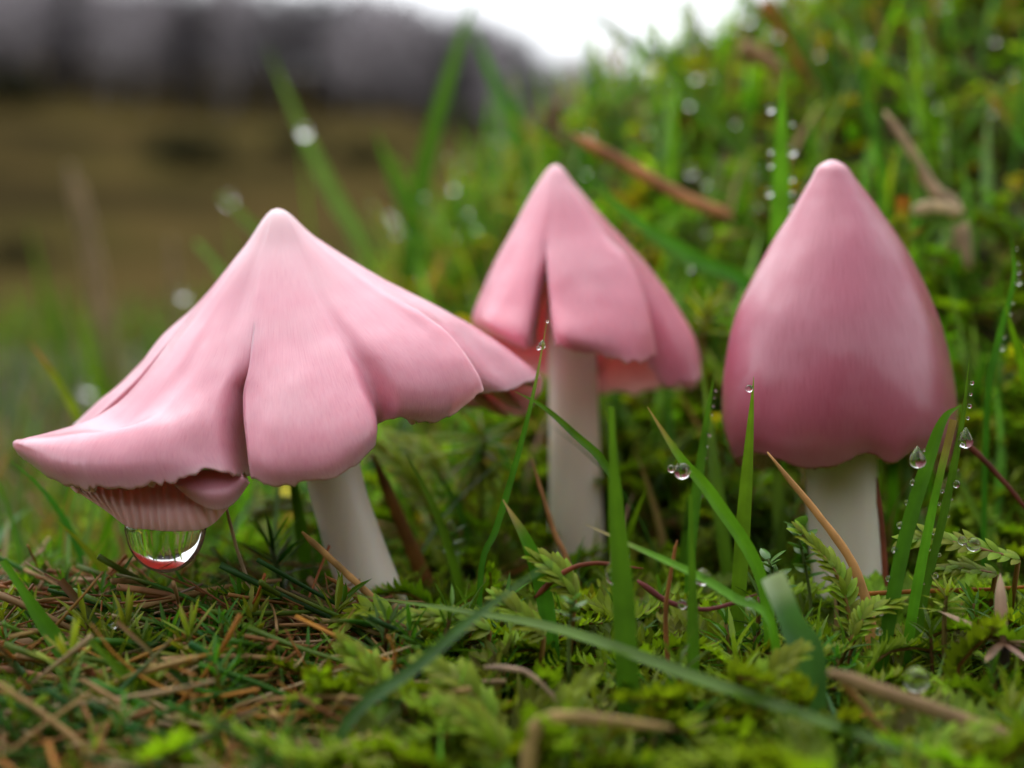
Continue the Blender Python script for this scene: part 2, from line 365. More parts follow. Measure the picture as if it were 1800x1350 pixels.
def cap_object(name, outg, mat, parent, thick, wob=.0):
    Vs, Fs, us, vs_, base = [], [], [], [], 0
    for grid, ug, vg in outg:
        nv, nu = ug.shape; gg = grid.copy()
        if wob:
            nn = nrm(np.cross(np.gradient(gg, axis=0)+1e-9, np.gradient(gg, axis=1)))
            gg = gg+nn*(wob*sn(gg[..., 0]*1.9, gg[..., 2]*1.5+gg[..., 1])+wob*.4*sn(gg[..., 0]*5, gg[..., 2]*2+gg[..., 1]*4))[..., None]*ss(.1, .5, ug)[..., None]
        i = np.arange(nv-1)[:, None]*nu; j = np.arange(nu-1)[None]
        Fs.append(np.stack([i+j, i+j+1, i+nu+j+1, i+nu+j], -1).reshape(-1, 4)+base)
        Vs.append(gg.reshape(-1, 3)); us.append(ug.ravel()); vs_.append(vg.ravel()); base += nv*nu
    me = mesh_np(name, np.concatenate(Vs), Fs, None, True, {'u': np.concatenate(us), 'v': np.concatenate(vs_)})
    import bmesh
    bm = bmesh.new(); bm.from_mesh(me); bmesh.ops.remove_doubles(bm, verts=bm.verts, dist=.000015); bm.to_mesh(me); bm.free()
    o = link(name, me, mat, parent)
    s = o.modifiers.new('thickness', 'SOLIDIFY'); s.thickness = thick*.01; s.offset = -1; s.use_even_offset = False
    vg_ = o.vertex_groups.new(name='thick'); ua = np.zeros(len(me.vertices), np.float32); me.attributes['u'].data.foreach_get('value', ua)
    for q in range(11):
        idx = np.where(np.clip(np.round(ss(1.0, .72, ua)*10), 0, 10) == q)[0]
        if len(idx): vg_.add(idx.tolist(), q/10, 'REPLACE')
    s.vertex_group = 'thick'; s.thickness_vertex_group = .3
    return o
def gills_object(outg, axis_top, axis_bot, mat, parent, every=6, depth=.35):
    b = Buf(); a0, a1 = np.array(axis_top), np.array(axis_bot)
    for grid, ug, vg in outg:
        for k in range(10, len(grid)-10, every):
            P = grid[k, 20:]; n = len(P); f = np.clip((a0[2]-P[:, 2])/(a0[2]-a1[2]), 0, 1.2)[:, None]
            ax = a0*(1-f)+a1*f; inw = ax-P; inw[:, 2] -= .25*np.abs(inw[:, 0]); dist = np.linalg.norm(inw, axis=1, keepdims=True); inw = inw/np.maximum(dist, 1e-6)
            t = np.linspace(0, 1, n)[:, None]; dep = np.minimum(depth*np.sqrt(np.clip(1-t**3, 0, 1))*np.minimum(1, t/.3+.1), dist*.8); dep = np.maximum(dep, .05)
            O = P+inw*.07; I = P+inw*(.07+dep)
            T = nrm(np.gradient(P, axis=0)); S = nrm(np.cross(T, inw))*.012
            V = np.stack([O-S, O+S, I+S*.5, I-S*.5], 1).reshape(-1, 3)
            i = np.arange(n-1)[:, None]*4; j = np.arange(4)[None]
            b.add(V, np.stack([i+j, i+(j+1) % 4, i+4+(j+1) % 4, i+4+j], -1).reshape(-1, 4))
    return tag(link('gills', b.mesh('gills'), mat, parent), kind='stuff')
def stem_object(path, D, parent, mat, sides=28):
    """path: (px centre, py, half width px, depth px)"""
    P = np.array([list(px(p[0], p[1], D+p[3]*D/K))+[p[2]*D/K] for p in path]); Q = spl(P, 34)
    b = Buf(); n = len(Q); th = np.arange(sides)/sides*2*np.pi
    R = Q[:, 3][:, None]*(1+.02*np.cos(3*th+Q[:, 2:3]*.6)+.025*sn(Q[:, 2:3]*1.2, th*1.0))
    C = Q[:, None, :3]+np.stack([R*np.cos(th), R*np.sin(th)*.95, 0*R], -1)
    i = np.arange(n-1)[:, None]*sides; j = np.arange(sides)[None]
    b.add(C.reshape(-1, 3), np.stack([i+j, i+sides+j, i+sides+(j+1) % sides, i+(j+1) % sides], -1).reshape(-1, 4))
    return link('stem', b.mesh('stem'), mat, parent)
def mush_root(label, base, D):
    p = px(base[0], base[1], D); e = link('mushroom', None)
    tag(e, label, 'mushroom', 'pink mushrooms'); return e

# --- flared mushroom
D1 = 16.5
front = [
 [(472,440,-69),(452,530,-146),(438,640,-226),(428,690,-245),(428,745,-285),(436,800,-315),(444,850,-318)],
 [(488,440,-72),(486,535,-158),(484,640,-245),(482,700,-292),(480,760,-328),(484,820,-348),(500,860,-340)],
 [(505,440,-70),(525,538,-160),(548,645,-252),(562,705,-298),(573,760,-330),(583,808,-344),(592,842,-335)],
 [(520,438,-62),(556,530,-142),(598,620,-222),(622,670,-262),(642,715,-288),(656,757,-298),(655,795,-280)],
 [(526,436,-57),(566,527,-132),(613,605,-198),(638,650,-218),(655,690,-226),(664,722,-222),(662,754,-205)],
 [(534,434,-52),(585,522,-125),(648,600,-202),(680,640,-228),(700,680,-242),(706,715,-240),(702,739,-226)],
 [(542,430,-42),(615,510,-108),(700,585,-180),(738,625,-205),(762,670,-222),(768,714,-222),(762,748,-206)],
 [(546,426,-32),(630,500,-88),(725,568,-152),(768,605,-178),(800,645,-198),(816,690,-204),(808,724,-195)],
 [(549,421,-20),(640,490,-66),(742,548,-128),(788,585,-156),(820,625,-178),(842,660,-194),(852,690,-198)]]
rear = [
 [(549,421,-20),(640,490,-66),(742,552,-100),(790,600,-92),(820,645,-70),(835,675,-50),(838,695,-30)],
 [(553,419,0),(652,488,-20),(765,555,-25),(815,597,-20),(858,640,-12),(884,668,-8),(900,688,-5)],
 [(556,418,15),(662,484,30),(780,545,50),(835,577,60),(890,612,68),(930,642,72),(957,668,75)],
 [(550,428,40),(640,500,120),(740,570,180),(790,610,205),(840,650,215),(885,695,205),(925,737,180)],
 [(530,440,60),(590,520,170),(650,600,260),(690,640,290),(740,675,300),(790,700,290),(835,715,270)],
 [(490,440,75),(490,530,190),(490,630,300),(490,670,340),(490,710,370),(490,740,390),(490,765,400)],
 [(450,440,60),(390,530,150),(330,620,240),(305,660,275),(280,700,300),(255,740,315),(235,770,320)],
 [(432,434,25),(362,520,30),(298,578,45),(262,625,52),(225,665,58),(180,705,62),(130,752,62)],
 [(427,437,-10),(356,526,-18),(250,655,-50),(215,690,-45),(185,718,-38),(160,742,-32),(140,760,-25)]]
left = [
 [(472,440,-69),(452,530,-146),(440,640,-215),(446,700,-188),(452,750,-182),(458,800,-170),(458,838,-150)],
 [(463,440,-66),(436,535,-136),(412,640,-216),(400,690,-242),(396,740,-268),(402,790,-282),(418,842,-290)],
 [(456,440,-60),(422,535,-125),(388,645,-215),(368,700,-258),(352,745,-292),(346,795,-315),(366,830,-322)],
 [(448,440,-55),(402,535,-118),(350,650,-212),(318,712,-264),(292,752,-308),(276,805,-338),(293,857,-340)],
 [(444,440,-52),(390,535,-112),(325,655,-200),(280,722,-260),(238,757,-308),(212,812,-340),(228,864,-338)],
 [(440,440,-48),(378,535,-103),(298,655,-180),(222,752,-215),(170,760,-290),(138,812,-325),(162,868,-322)],
 [(434,440,-40),(366,532,-82),(262,668,-135),(190,746,-148),(95,767,-240),(78,806,-268),(112,856,-262)],
 [(430,439,-28),(359,530,-52),(245,675,-95),(172,735,-98),(50,769,-175),(32,787,-188),(49,816,-188)],
 [(427,437,-10),(356,526,-18),(243,670,-62),(171,732,-82),(66,768,-128),(27,775,-135),(24,788,-135)]][::-1]
m1 = mush_root('pale pink mushroom with split flared cap and a water drop hanging from its lip', (660, 1085), D1)
s1 = cap_surface((487, 366, 0), [rear[5:], left, front, rear[:6]], D1, seed=1.0, rag=.035)
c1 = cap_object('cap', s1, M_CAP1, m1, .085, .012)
def sheet(name, cols, D, parent, mat, thick, ribs=0, amp=0.0):
    A = np.array([[px(p[0], p[1], D+p[2]*D/K) for p in c] for c in cols])
    m, ns = A.shape[:2]; nv, nu = (m-1)*14+1, 30
    E = np.concatenate([(2*A[0]-A[1])[None], A, (2*A[-1]-A[-2])[None]]); G = cr(E, np.linspace(0, m-1, nv)).transpose(1, 0, 2)
    E = np.concatenate([(2*G[0]-G[1])[None], G, (2*G[-1]-G[-2])[None]]); G = cr(E, np.linspace(0, ns-1, nu)).transpose(1, 0, 2)
    vg = np.repeat(np.linspace(0, m-1, nv)[:, None], nu, 1); ug = np.repeat(np.linspace(.7, 1, nu)[None], nv, 0)
    if ribs: G[..., 1] += amp*np.abs(np.sin(vg*ribs+.5*sn(ug*9, vg)))*ss(.86, .82, ug)
    return cap_object(name, [(G, ug, vg)], mat, parent, thick)
# gilled fold hanging under the lip, and the smooth bulge beside it
fold = [
 [(118,838,-215),(126,850,-235),(140,864,-245)], [(160,838,-225),(168,868,-258),(188,896,-262)], [(205,838,-232),(212,885,-275),(224,922,-276)],
 [(255,838,-235),(258,890,-282),(262,927,-284)], [(300,838,-235),(302,890,-282),(305,930,-284)], [(345,838,-232),(350,888,-276),(362,924,-274)],
 [(385,830,-225),(392,866,-258),(400,890,-252)], [(420,815,-210),(428,830,-225),(436,842,-225)]]
for c in fold: x0, y0, z0 = c[-1]; c += [(x0, y0+3, z0+18), (x0+(290-x0)*.05, y0-2, z0+75), (x0+(290-x0)*.1, y0-25, z0+140)]
f1 = sheet('torn_fold', fold, D1, c1, M_GILL, .05, 9.0, .035)
f2 = sheet('curled_fold', [
 [(300,835,-265),(305,850,-285),(316,862,-285)], [(330,828,-272),(338,860,-300),(346,884,-296)], [(365,825,-274),(372,865,-305),(378,897,-298)],
 [(395,825,-270),(404,860,-296),(410,886,-288)], [(418,820,-258),(430,840,-275),(440,848,-268)]], D1, c1, M_CAP1, .06)
g1 = gills_object(s1, px(487, 390, D1), px(575, 800, D1), M_GILL, m1, 5, .3)
stem_object([(520, 560, 46, 0), (560, 700, 48, 0), (590, 850, 50, 0), (620, 950, 54, 0), (655, 1050, 58, 0), (672, 1120, 60, 0), (685, 1180, 56, 0)], D1, m1, M_STEM)
# --- slit mushroom
D2 = 19.0
A2 = [[(945,322,0),(903,398,0),(868,462,0),(845,515,0),(829,560,0),(842,588,-2)],
 [(955,325,-25),(922,400,-50),(892,470,-75),(872,525,-98),(858,568,-118),(868,598,-100)],
 [(965,328,-38),(940,400,-75),(920,470,-115),(906,535,-145),(898,582,-168),(905,612,-150)],
 [(972,330,-42),(953,400,-85),(942,470,-125),(934,535,-155),(928,588,-176),(932,618,-165)],
 [(976,331,-43),(962,402,-88),(957,465,-118),(950,530,-130),(944,580,-132),(946,605,-120)]]
B2 = [[(976,331,-43),(962,402,-88),(961,465,-130),(967,530,-165),(972,580,-192),(978,612,-205)],
 [(982,331,-44),(980,402,-92),(984,470,-142),(992,535,-180),(996,590,-218),(1010,622,-205)],
 [(992,331,-42),(1010,402,-90),(1030,470,-138),(1045,535,-178),(1050,595,-212),(1060,632,-205)],
 [(1002,330,-35),(1042,402,-75),(1075,470,-118),(1095,535,-155),(1105,592,-182),(1112,645,-190)],
 [(1006,330,-28),(1060,405,-58),(1103,452,-85),(1128,505,-112),(1146,575,-135),(1158,642,-140)]]
C2 = [[(1006,330,-28),(1060,405,-58),(1098,455,-66),(1115,520,-62),(1126,590,-55),(1136,645,-45)],
 [(1012,330,-10),(1070,400,-20),(1130,470,-25),(1165,540,-32),(1186,620,-38),(1178,697,-40)],
 [(1015,328,5),(1068,390,10),(1128,455,12),(1178,520,12),(1222,595,10),(1236,672,0)],
 [(1010,330,25),(1060,400,55),(1110,470,80),(1150,540,95),(1190,615,100),(1215,690,90)],
 [(985,332,42),(1000,410,95),(1020,480,150),(1040,560,190),(1055,640,215),(1068,705,225)],
 [(960,330,30),(930,405,65),(900,470,100),(880,540,125),(870,600,140),(870,640,140)],
 [(945,322,0),(903,398,0),(868,462,0),(845,515,0),(829,560,0),(842,588,-2)]]
m2 = mush_root('rose pink mushroom with a deep slit in its conical cap and a straight white stem', (1010, 940), D2)
s2 = cap_surface((977, 289, 0), [C2[4:], A2, B2, C2[:5]], D2, seed=5.0, rag=.05, split=.5)
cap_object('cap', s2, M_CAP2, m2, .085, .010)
gills_object(s2, px(977, 310, D2), px(1005, 640, D2), M_GILL, m2, 4, .32)
stem_object([(995, 430, 38, 0), (1002, 560, 42, 0), (1008, 700, 44, 0), (1010, 820, 45, 0), (1012, 920, 48, 0), (1014, 1000, 48, 0)], D2, m2, M_STEM)
# --- bell mushroom
D3 = 17.2
prof = [(292,1438,1488),(316,1424,1506),(370,1392,1548),(450,1342,1602),(550,1294,1647),(640,1274,1673),(715,1268,1682),(770,1274,1678),(810,1288,1662)]
bell = []
for k in range(25):
    ph = k/24*2*math.pi + math.pi/2; col = []
    for s, (yy, l, r) in enumerate(prof):
        cx, hw = (l+r)/2, (r-l)/2
        dip = 1.5*(8*math.sin(ph*3+.6)+6*math.sin(ph*7+2.0)+5*math.sin(ph*11+1))*max(0, (s-6)/2) if s > 6 else 0
        bul = 1+.012*math.sin(4*ph+s*.5)+.008*math.sin(7*ph+1.2*s)
        dp = math.sin(ph)*hw*.96*bul
        f = 1+dp/K
        col.append((CX+(cx+hw*math.cos(ph)*(bul if abs(math.cos(ph)) < .95 else 1)-CX)/1.0, yy+dip-(0 if dp > 0 else 0), dp))
    bell.append(col)
m3 = mush_root('dark rose mushroom with an unsplit glossy bell cap', (1480, 1060), D3)
s3 = cap_surface((1463, 281, 0), [bell[:13], bell[12:]], D3, nu=72, seed=9.0, rag=.012, seam=99)
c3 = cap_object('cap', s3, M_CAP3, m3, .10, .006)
gills_object(s3, px(1466, 310, D3), px(1478, 840, D3), M_GILL, m3, 4, .35)
stem_object([(1476, 500, 55, 0), (1477, 700, 60, 0), (1478, 830, 62, 0), (1482, 930, 62, 0), (1490, 1020, 60, 0), (1498, 1110, 60, 0)], D3, m3, M_STEM)

# ------------------------------------------------------------------ hanging drop and dew
def lathe(profile, sides=40):
    b = Buf(); P = np.array(profile, float); n = len(P); th = np.arange(sides)/sides*2*np.pi
    V = np.stack([P[:, 0:1]*np.cos(th), P[:, 0:1]*np.sin(th), np.repeat(P[:, 1:2], sides, 1)], -1).reshape(-1, 3)
    i = np.arange(n-1)[:, None]*sides; j = np.arange(sides)[None]
    b.add(np.vstack([V, [[0, 0, P[0, 1]], [0, 0, P[-1, 1]]]]), np.stack([i+j, i+sides+j, i+sides+(j+1) % sides, i+(j+1) % sides], -1).reshape(-1, 4),
          [[n*sides, k, (k+1) % sides] for k in range(sides)]+[[n*sides+1, (n-1)*sides+(k+1) % sides, (n-1)*sides+k] for k in range(sides)])
    return b
dd = D1-218*D1/K; kk = dd/K
pr = spl([(40, 16), (60, 9), (71, -3), (69, -20), (62, -42), (49, -62), (31, -76), (14, -83), (2, -85)], 34)
hd = link('water_drop', lathe(pr*kk, 48).mesh('water_drop'), M_WATER, loc=px(291, 922, dd))
hd.scale = (1, .8, 1); tag(hd, 'large clear water drop hanging from the flared cap lip', 'water drop')
def sphere(r=1.0, nu=14, nv=20, sq=1.0):
    a = np.linspace(.12, np.pi-.12, nu); return lathe(np.stack([np.sin(a)*r, np.cos(a)*r*sq], -1), nv)
DROP = sphere(1.0).mesh('dew_drop'); DROP.materials.append(M_WATER)
LONGDROP = lathe(spl([(.05, 1.5), (.35, 1.1), (.75, .5), (1, -.2), (.85, -.75), (.45, -1.05), (.03, -1.15)], 20), 20).mesh('pendant_drop'); LONGDROP.materials.append(M_WATER)
def dew(p, r, label, group=None, me=DROP):
    o = link('dew_drop', me, None, None, p); o.scale = (r, r, r); o.rotation_euler = (random.uniform(-.2, .2), random.uniform(-.2, .2), random.uniform(0, 6))
    return tag(o, label, 'dew drop', group)

# ------------------------------------------------------------------ named blades, stalks
GREEN = {'bright': ((.10, .26, .012), (.16, .36, .02)), 'mid': ((.055, .17, .012), (.10, .25, .016)), 'dark': ((.030, .11, .02), (.05, .15, .025)),
         'blue': ((.06, .16, .05), (.09, .22, .075)), 'pale': ((.12, .24, .05), (.20, .33, .09)), 'straw': ((.20, .11, .04), (.34, .23, .11)), 'yellow': ((.16, .27, .012), (.25, .33, .02))}
TAN, ORANGE, BROWN, RED = (.68, .52, .32), (.60, .33, .12), (.20, .085, .025), (.16, .045, .022)
def hero_path(pts, d, n=22, root=True):
    P = [px(p[0], p[1], p[2] if len(p) > 2 else d) for p in pts]
    if root:
        b0 = P[0]; gz = float(soil(b0[0], b0[1]))
        if b0[2] > gz+.05: P = [np.array([b0[0]-(P[1][0]-b0[0])*.12, b0[1]+.15, gz-.15])]+P
    return spl(P, n)
def hblade(pts, d, wpx, kind, label, group=None, tipc=None, tip=.06, face=(0, -1, .25), fold=.3, twist=.0, root=True):
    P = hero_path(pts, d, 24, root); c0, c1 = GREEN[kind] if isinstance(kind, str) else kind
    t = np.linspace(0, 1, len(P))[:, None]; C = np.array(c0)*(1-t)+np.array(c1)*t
    if tipc is not None:
        f = ss(.72, .95, t); C = C*(1-f)+np.array(tipc)*f
    b = Buf(); blade(b, P, wprof(len(P), wpx*d/K, tip), face, C, fold, twist)
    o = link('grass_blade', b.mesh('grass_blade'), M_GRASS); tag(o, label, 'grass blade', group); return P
def hstalk(pts, d, wpx, col, label, group=None, w1=None, root=False, name='dead_stalk', cat='dead stalk', flat=.4):
    P = hero_path(pts, d, 24, root); t = np.linspace(0, 1, len(P)); R = (wpx*(1-t)+(w1 or wpx*.55)*t)*.5*d/K*np.minimum(1, .35+(1-t)*5)*np.minimum(1, .4+t*6)*(1+.12*sn(t*17+wpx, t*5))
    C = np.array(col)*(1+.35*sn(t*9+len(label), t*4))[:, None]
    P = P+.004*np.stack([sn(t*14, t), 0*t, sn(t*11, t+2)], -1)
    b = Buf(); tube(b, P, R, 7, C, flat); o = link(name, b.mesh(name), M_DEAD); tag(o, label, cat, group); return P
def beads(P, wpx, d, rng_t, n, side, label, group, r=(.012, .035)):
    S = nrm(np.cross(nrm(np.gradient(P, axis=0)), np.array([0, -1, .25])))
    for k in range(n):
        t = rng_t[0]+(rng_t[1]-rng_t[0])*(k+random.uniform(.1, .9))/n; i = int(t*(len(P)-1)); rr = random.uniform(*r)*(1.3 if k % 4 == 0 else .8)
        dew(P[i]+S[i]*side*(wpx*d/K*.5+rr*.4)+np.array([0, -.01, 0]), rr, label, group)

P1 = hblade([(845, 1010), (872, 930), (905, 820), (938, 690), (962, 562)], 15.4, 12, 'mid', 'thin upright grass blade crossing the slit between the flared cap and the slit cap', tipc=(.3, .3, .1))
dew(px(953, 607, 15.36), .042, 'clear droplet near the tip of the thin upright blade between the caps', me=LONGDROP)
dew(px(946, 612, 15.38), .022, 'tiny bead beside the droplet on the thin upright blade'); dew(px(962, 565, 15.36), .018, 'tiny bead on the very tip of the thin upright blade')
hblade([(1090, 900), (1062, 815), (1012, 765), (955, 715), (905, 688)], 15.6, 15, 'mid', 'arched narrow grass blade leaning from the white stem toward the flared cap')
hblade([(1108, 1300), (1095, 1050), (1082, 880), (1074, 715)], 13.2, 40, 'mid', 'broad upright blurred grass blade in front of the slit mushroom stem', tip=.3)
P4 = hblade([(1345, 1040), (1258, 880), (1195, 803), (1138, 715)], 14.3, 24, 'bright', 'slanting bright grass blade with a tan tip beside the bell cap', tipc=(.35, .22, .1))
dew(px(1199, 828, 14.2), .085, 'clear drop clinging to the slanting blade with the tan tip'); dew(px(1180, 824, 14.25), .04, 'small bead beside the drop on the slanting blade')
P5 = hblade([(1212, 1010), (1226, 860), (1242, 740), (1255, 658)], 16.2, 18, 'mid', 'narrow upright grass blade with beaded edge between the slit cap and bell cap')
beads(P5, 14, 16.2, (.5, .97), 9, 1, 'tiny dew bead on the narrow blade between slit cap and bell cap', 'beads on the narrow blade between caps', (.01, .02))
hblade([(1296, 1090), (1306, 930), (1316, 790), (1325, 662)], 14.8, 27, 'bright', 'bright sharp grass blade standing in front of the bell cap', tip=.03)
dew(px(1317, 683, 14.75), .04, 'bright bead near the tip of the blade in front of the bell cap')
hblade([(1218, 1170), (1217, 1050), (1214, 870)], 13.6, 22, 'mid', 'short upright blurred blade between the two white stems', tip=.25)
P8 = hblade([(1545, 1200), (1588, 960), (1635, 800), (1660, 735), (1690, 712)], 14.4, 26, 'mid', 'bent-over grass blade with a row of beads and a hanging drop beside the bell cap')
dew(px(1613, 806, 14.3), .085, 'pear-shaped drop hanging on the bent-over blade in front of the bell cap', me=LONGDROP)
beads(P8, 24, 14.4, (.18, .66), 14, -1, 'dew bead on the edge of the bent-over blade', 'beads on the bent-over blade', (.016, .045))
P9 = hblade([(1598, 1120), (1638, 900), (1676, 738)], 14.7, 19, 'bright', 'blunt cut grass blade standing beside the bent-over blade', tip=.7, tipc=(.25, .16, .06))
beads(P9, 17, 14.7, (.2, .8), 9, 1, 'dew bead on the blunt cut blade', 'beads on the blunt cut blade', (.01, .022))
P10 = hblade([(1618, 1090), (1662, 890), (1690, 750), (1704, 632)], 14.9, 15, 'mid', 'slender grass blade with beads all along one edge next to the bell cap')
beads(P10, 14, 14.9, (.15, .98), 16, 1, 'dew bead on the slender blade next to the bell cap', 'beads on the slender blade', (.012, .032))
dew(px(1697, 772, 14.85), .085, 'long drop on the slender blade beside the bell cap rim', me=LONGDROP)
P11 = hblade([(1735, 720), (1755, 600), (1782, 490), (1777, 412)], 17.2, 13, 'mid', 'tall fine blade curving past the bell cap with a few beads')
beads(P11, 12, 17.2, (.45, .95), 8, 1, 'dew bead on the tall fine curving blade', 'beads on the tall fine blade', (.012, .032))
hblade([(620, 1046, 14.0), (820, 1075, 13.6), (1000, 1110, 13.2), (1250, 1200, 12.6), (1500, 1285, 12.1), (1760, 1380, 11.6)][::-1], 12.8, 30, 'mid', 'long deep green blade lying across the foreground moss', root=False, face=(0, -.6, 1))
hblade([(600, 1290), (740, 1165), (850, 1072), (985, 976)], 12.2, 24, 'blue', 'blue-green blurred blade crossing the foreground moss diagonally', face=(0, -.8, .5))
hblade([(985, 1300), (962, 1080), (932, 965), (884, 878)], 14.2, 30, 'mid', 'upright green blade ending in a withered tan tip between the stems', tipc=(.5, .33, .18))
hblade([(1360, 1110), (1290, 1050), (1220, 1008), (1110, 958), (1030, 922)], 13.7, 20, 'bright', 'fallen bright blade leaning across the moss toward the slit mushroom stem', face=(0, -.7, .7), tipc=(.4, .3, .15))
hblade([(1425, 1180), (1392, 1095), (1358, 1012)], 13.0, 58, 'blue', 'short blunt pale leaf tip covered in mist beads in front of the bell mushroom', tip=.75, tipc=(.42, .52, .42), fold=.5)
hblade([(178, 1140), (196, 1045), (215, 1005), (244, 962)], 15.6, 12, 'dark', 'curved dark blade rising behind the hanging water drop')
hblade([(432, 1165), (380, 1100), (330, 1035), (285, 965)], 15.9, 13, 'dark', 'straight dark rush leaning up to the hanging water drop')
hblade([(305, 1225), (200, 1128), (106, 1020)], 14.6, 18, 'dark', 'stubby dark rush with a cut brown end', tip=.8, tipc=(.12, .06, .03))
hblade([(130, 1190), (70, 1085), (5, 985)], 14.0, 34, 'mid', 'broad green blade leaning at the edge of the moss litter', tip=.4)
hblade([(450, 1325), (330, 1205), (205, 1092)], 13.4, 16, 'dark', 'long dark rush lying over brown litter', tipc=(.3, .2, .1), tip=.5)
hblade([(300, 1275), (225, 1195), (158, 1125)], 13.2, 30, 'mid', 'flat green blade lying over the brown needle litter', tip=.4)
hblade([(500, 1275), (420, 1200), (345, 1145)], 13.6, 16, 'dark', 'dark rush fragment beside the starry moss', tip=.5)
hblade([(110, 1345), (50, 1265), (-30, 1225)], 12.9, 24, 'mid', 'green blade lying low in the litter below the cut rush', tip=.4)
hblade([(185, 830), (142, 742), (100, 668), (50, 597)], 20, 18, 'yellow', 'green blade with a withered orange tip behind the flared cap', tipc=(.4, .16, .05))
P25 = hblade([(1368, 560), (1372, 400), (1373, 260), (1375, 118)], 19.6, 38, 'bright', 'broad bright upright blade standing on the bank between the slit and bell caps', tip=.03, fold=.15)
beads(P25, 34, 19.6, (.5, .85), 6, 1, 'dew bead on the edge of the broad upright blade', 'beads on the broad upright blade', (.03, .06))
beads(P25, 34, 19.6, (.6, .9), 4, -1, 'dew bead on the edge of the broad upright blade', 'beads on the broad upright blade', (.04, .08))
hblade([(1390, 360), (1330, 290), (1250, 205), (1180, 120), (1120, 15)], 25, 30, 'mid', 'long blade arching up the bank toward the sky')
hblade([(1340, 540), (1220, 452), (1120, 388), (1022, 300)], 20.6, 28, 'mid', 'wide blade leaning across the bank beside the slit cap with a drop on its tip')
hblade([(720, 440), (752, 270), (800, 100), (846, -40)], 30, 32, 'mid', 'tall blurred blade rising from the bank crest into the sky')
hblade([(960, 360), (905, 220), (860, 120), (828, 40)], 30, 20, 'mid', 'blurred blade crossing the tall one at the bank crest')
hblade([(650, 460), (585, 340), (530, 225), (470, 85)], 34, 27, 'pale', 'tall pale blurred blade standing alone before the brown moor')
hblade([(720, 400), (690, 310), (660, 228)], 29, 22, 'mid', 'short blurred blade at the low end of the bank')
hblade([(1180, 130), (1090, 62), (990, -10)], 33, 30, 'blue', 'pale blurred blade across the sky gap above the bank')
hblade([(1250, 500), (1170, 440), (1060, 350)], 22, 20, 'mid', 'soft green blade behind the slit cap slope')
hblade([(1540, 330), (1480, 200), (1400, 70), (1350, -20)], 26, 26, 'mid', 'long green blade slanting over the top of the bank')
hblade([(1560, 330), (1520, 160), (1505, 40)], 24, 22, 'mid', 'upright green blade behind the bell cap tip')
hblade([(1620, 440), (1690, 385), (1752, 320)], 21, 16, 'mid', 'thin green blade pointing away from the bell cap over the tan folded leaf')
hblade([(1860, 320), (1800, 250), (1738, 165)], 23, 22, 'mid', 'green blade with an orange dewy tip above dark soil', tipc=(.4, .2, .04), tip=.5)
hblade([(1580, 440), (1583, 400), (1588, 345)], 19.5, 40, 'yellow', 'short blunt yellow-green leaf with orange edge touching the bell cap outline', tip=.6, tipc=(.38, .16, .02))
hblade([(1570, 440), (1600, 415), (1622, 400)], 19.6, 18, 'yellow', 'small yellow leaf below the blunt orange-edged leaf', tipc=(.4, .2, .02))
hblade([(110, 640), (85, 540), (50, 390)], 40, 22, 'mid', 'blurred green blade standing before the dark moor hollow')
hblade([(190, 760), (160, 640), (130, 500)], 33, 26, 'bright', 'blurred bright blade beside the beige seed stalk')
hblade([(470, 470), (430, 385), (385, 345)], 27, 22, 'pale', 'blurred dewy blade leaning behind the flared cap peak', tip=.5)
hblade([(430, 560), (390, 480), (345, 425)], 27, 20, 'pale', 'blurred dewy blade lower down behind the flared cap', tip=.5)
# dead stalks
hstalk([(1005, 236), (1100, 288), (1210, 350), (1290, 380)], 22.5, 20, ORANGE, 'orange dead stalk lying across the bank above the slit cap', w1=24)
hstalk([(1555, 195), (1605, 270), (1640, 330), (1680, 370), (1705, 475)], 21.5, 14, TAN, 'tan folded dead leaf hanging on the bank behind the bell cap', w1=34, flat=.25)
hstalk([(1605, 372), (1640, 362), (1690, 372)], 21.4, 26, TAN, 'pale dead leaf strip joining the tan folded leaf', w1=20, flat=.25)
hstalk([(200, 740), (185, 600), (155, 420), (122, 290)], 45, 42, (.32, .22, .13), 'tall beige blurred seed stalk before the brown moor', root=True, w1=26)
hstalk([(320, 640), (310, 520), (300, 415)], 42, 26, (.30, .20, .12), 'faint beige blurred stalk behind the flared cap', root=True)
hstalk([(1530, 1150), (1528, 1080), (1495, 985), (1430, 895), (1348, 795)], 14.9, 24, ORANGE, 'orange dead needle leaning across the bell mushroom stem', w1=9)
hstalk([(670, 1065), (600, 1000), (530, 935)], 15.3, 14, ORANGE, 'orange dead needle leaning on the flared mushroom stem', w1=11)
hstalk([(640, 1062), (605, 1032), (572, 1013)], 15.2, 11, (.3, .12, .03), 'short brown needle stub against the flared mushroom stem')
hstalk([(440, 1152), (545, 1123), (640, 1092), (700, 1085)], 15.0, 12, (.30, .13, .06), 'reddish twig at the foot of the flared mushroom stem', w1=10)
hstalk([(470, 1130), (560, 1080), (640, 1058), (745, 1058)], 15.2, 10, (.30, .14, .06), 'arching thin twig over the foot of the flared mushroom')
hstalk([(495, 1085), (580, 1108), (660, 1135)], 14.9, 10, (.28, .11, .04), 'brown needle crossing the reddish twig')
hstalk([(462, 1100), (435, 1020), (412, 950), (393, 868)], 15.4, 8, (.45, .32, .2), 'thin beige speckled hair rising under the flared cap', w1=6, root=True)
hstalk([(790, 1130), (750, 1030), (705, 920), (655, 800)], 17.6, 38, (.24, .09, .02), 'broad orange-brown dead leaf behind the flared mushroom stem', w1=16, flat=.3)
hstalk([(1000, 1010), (972, 930), (934, 805)], 16.6, 16, ORANGE, 'upright orange needle beside the slit mushroom stem', w1=6, root=True)
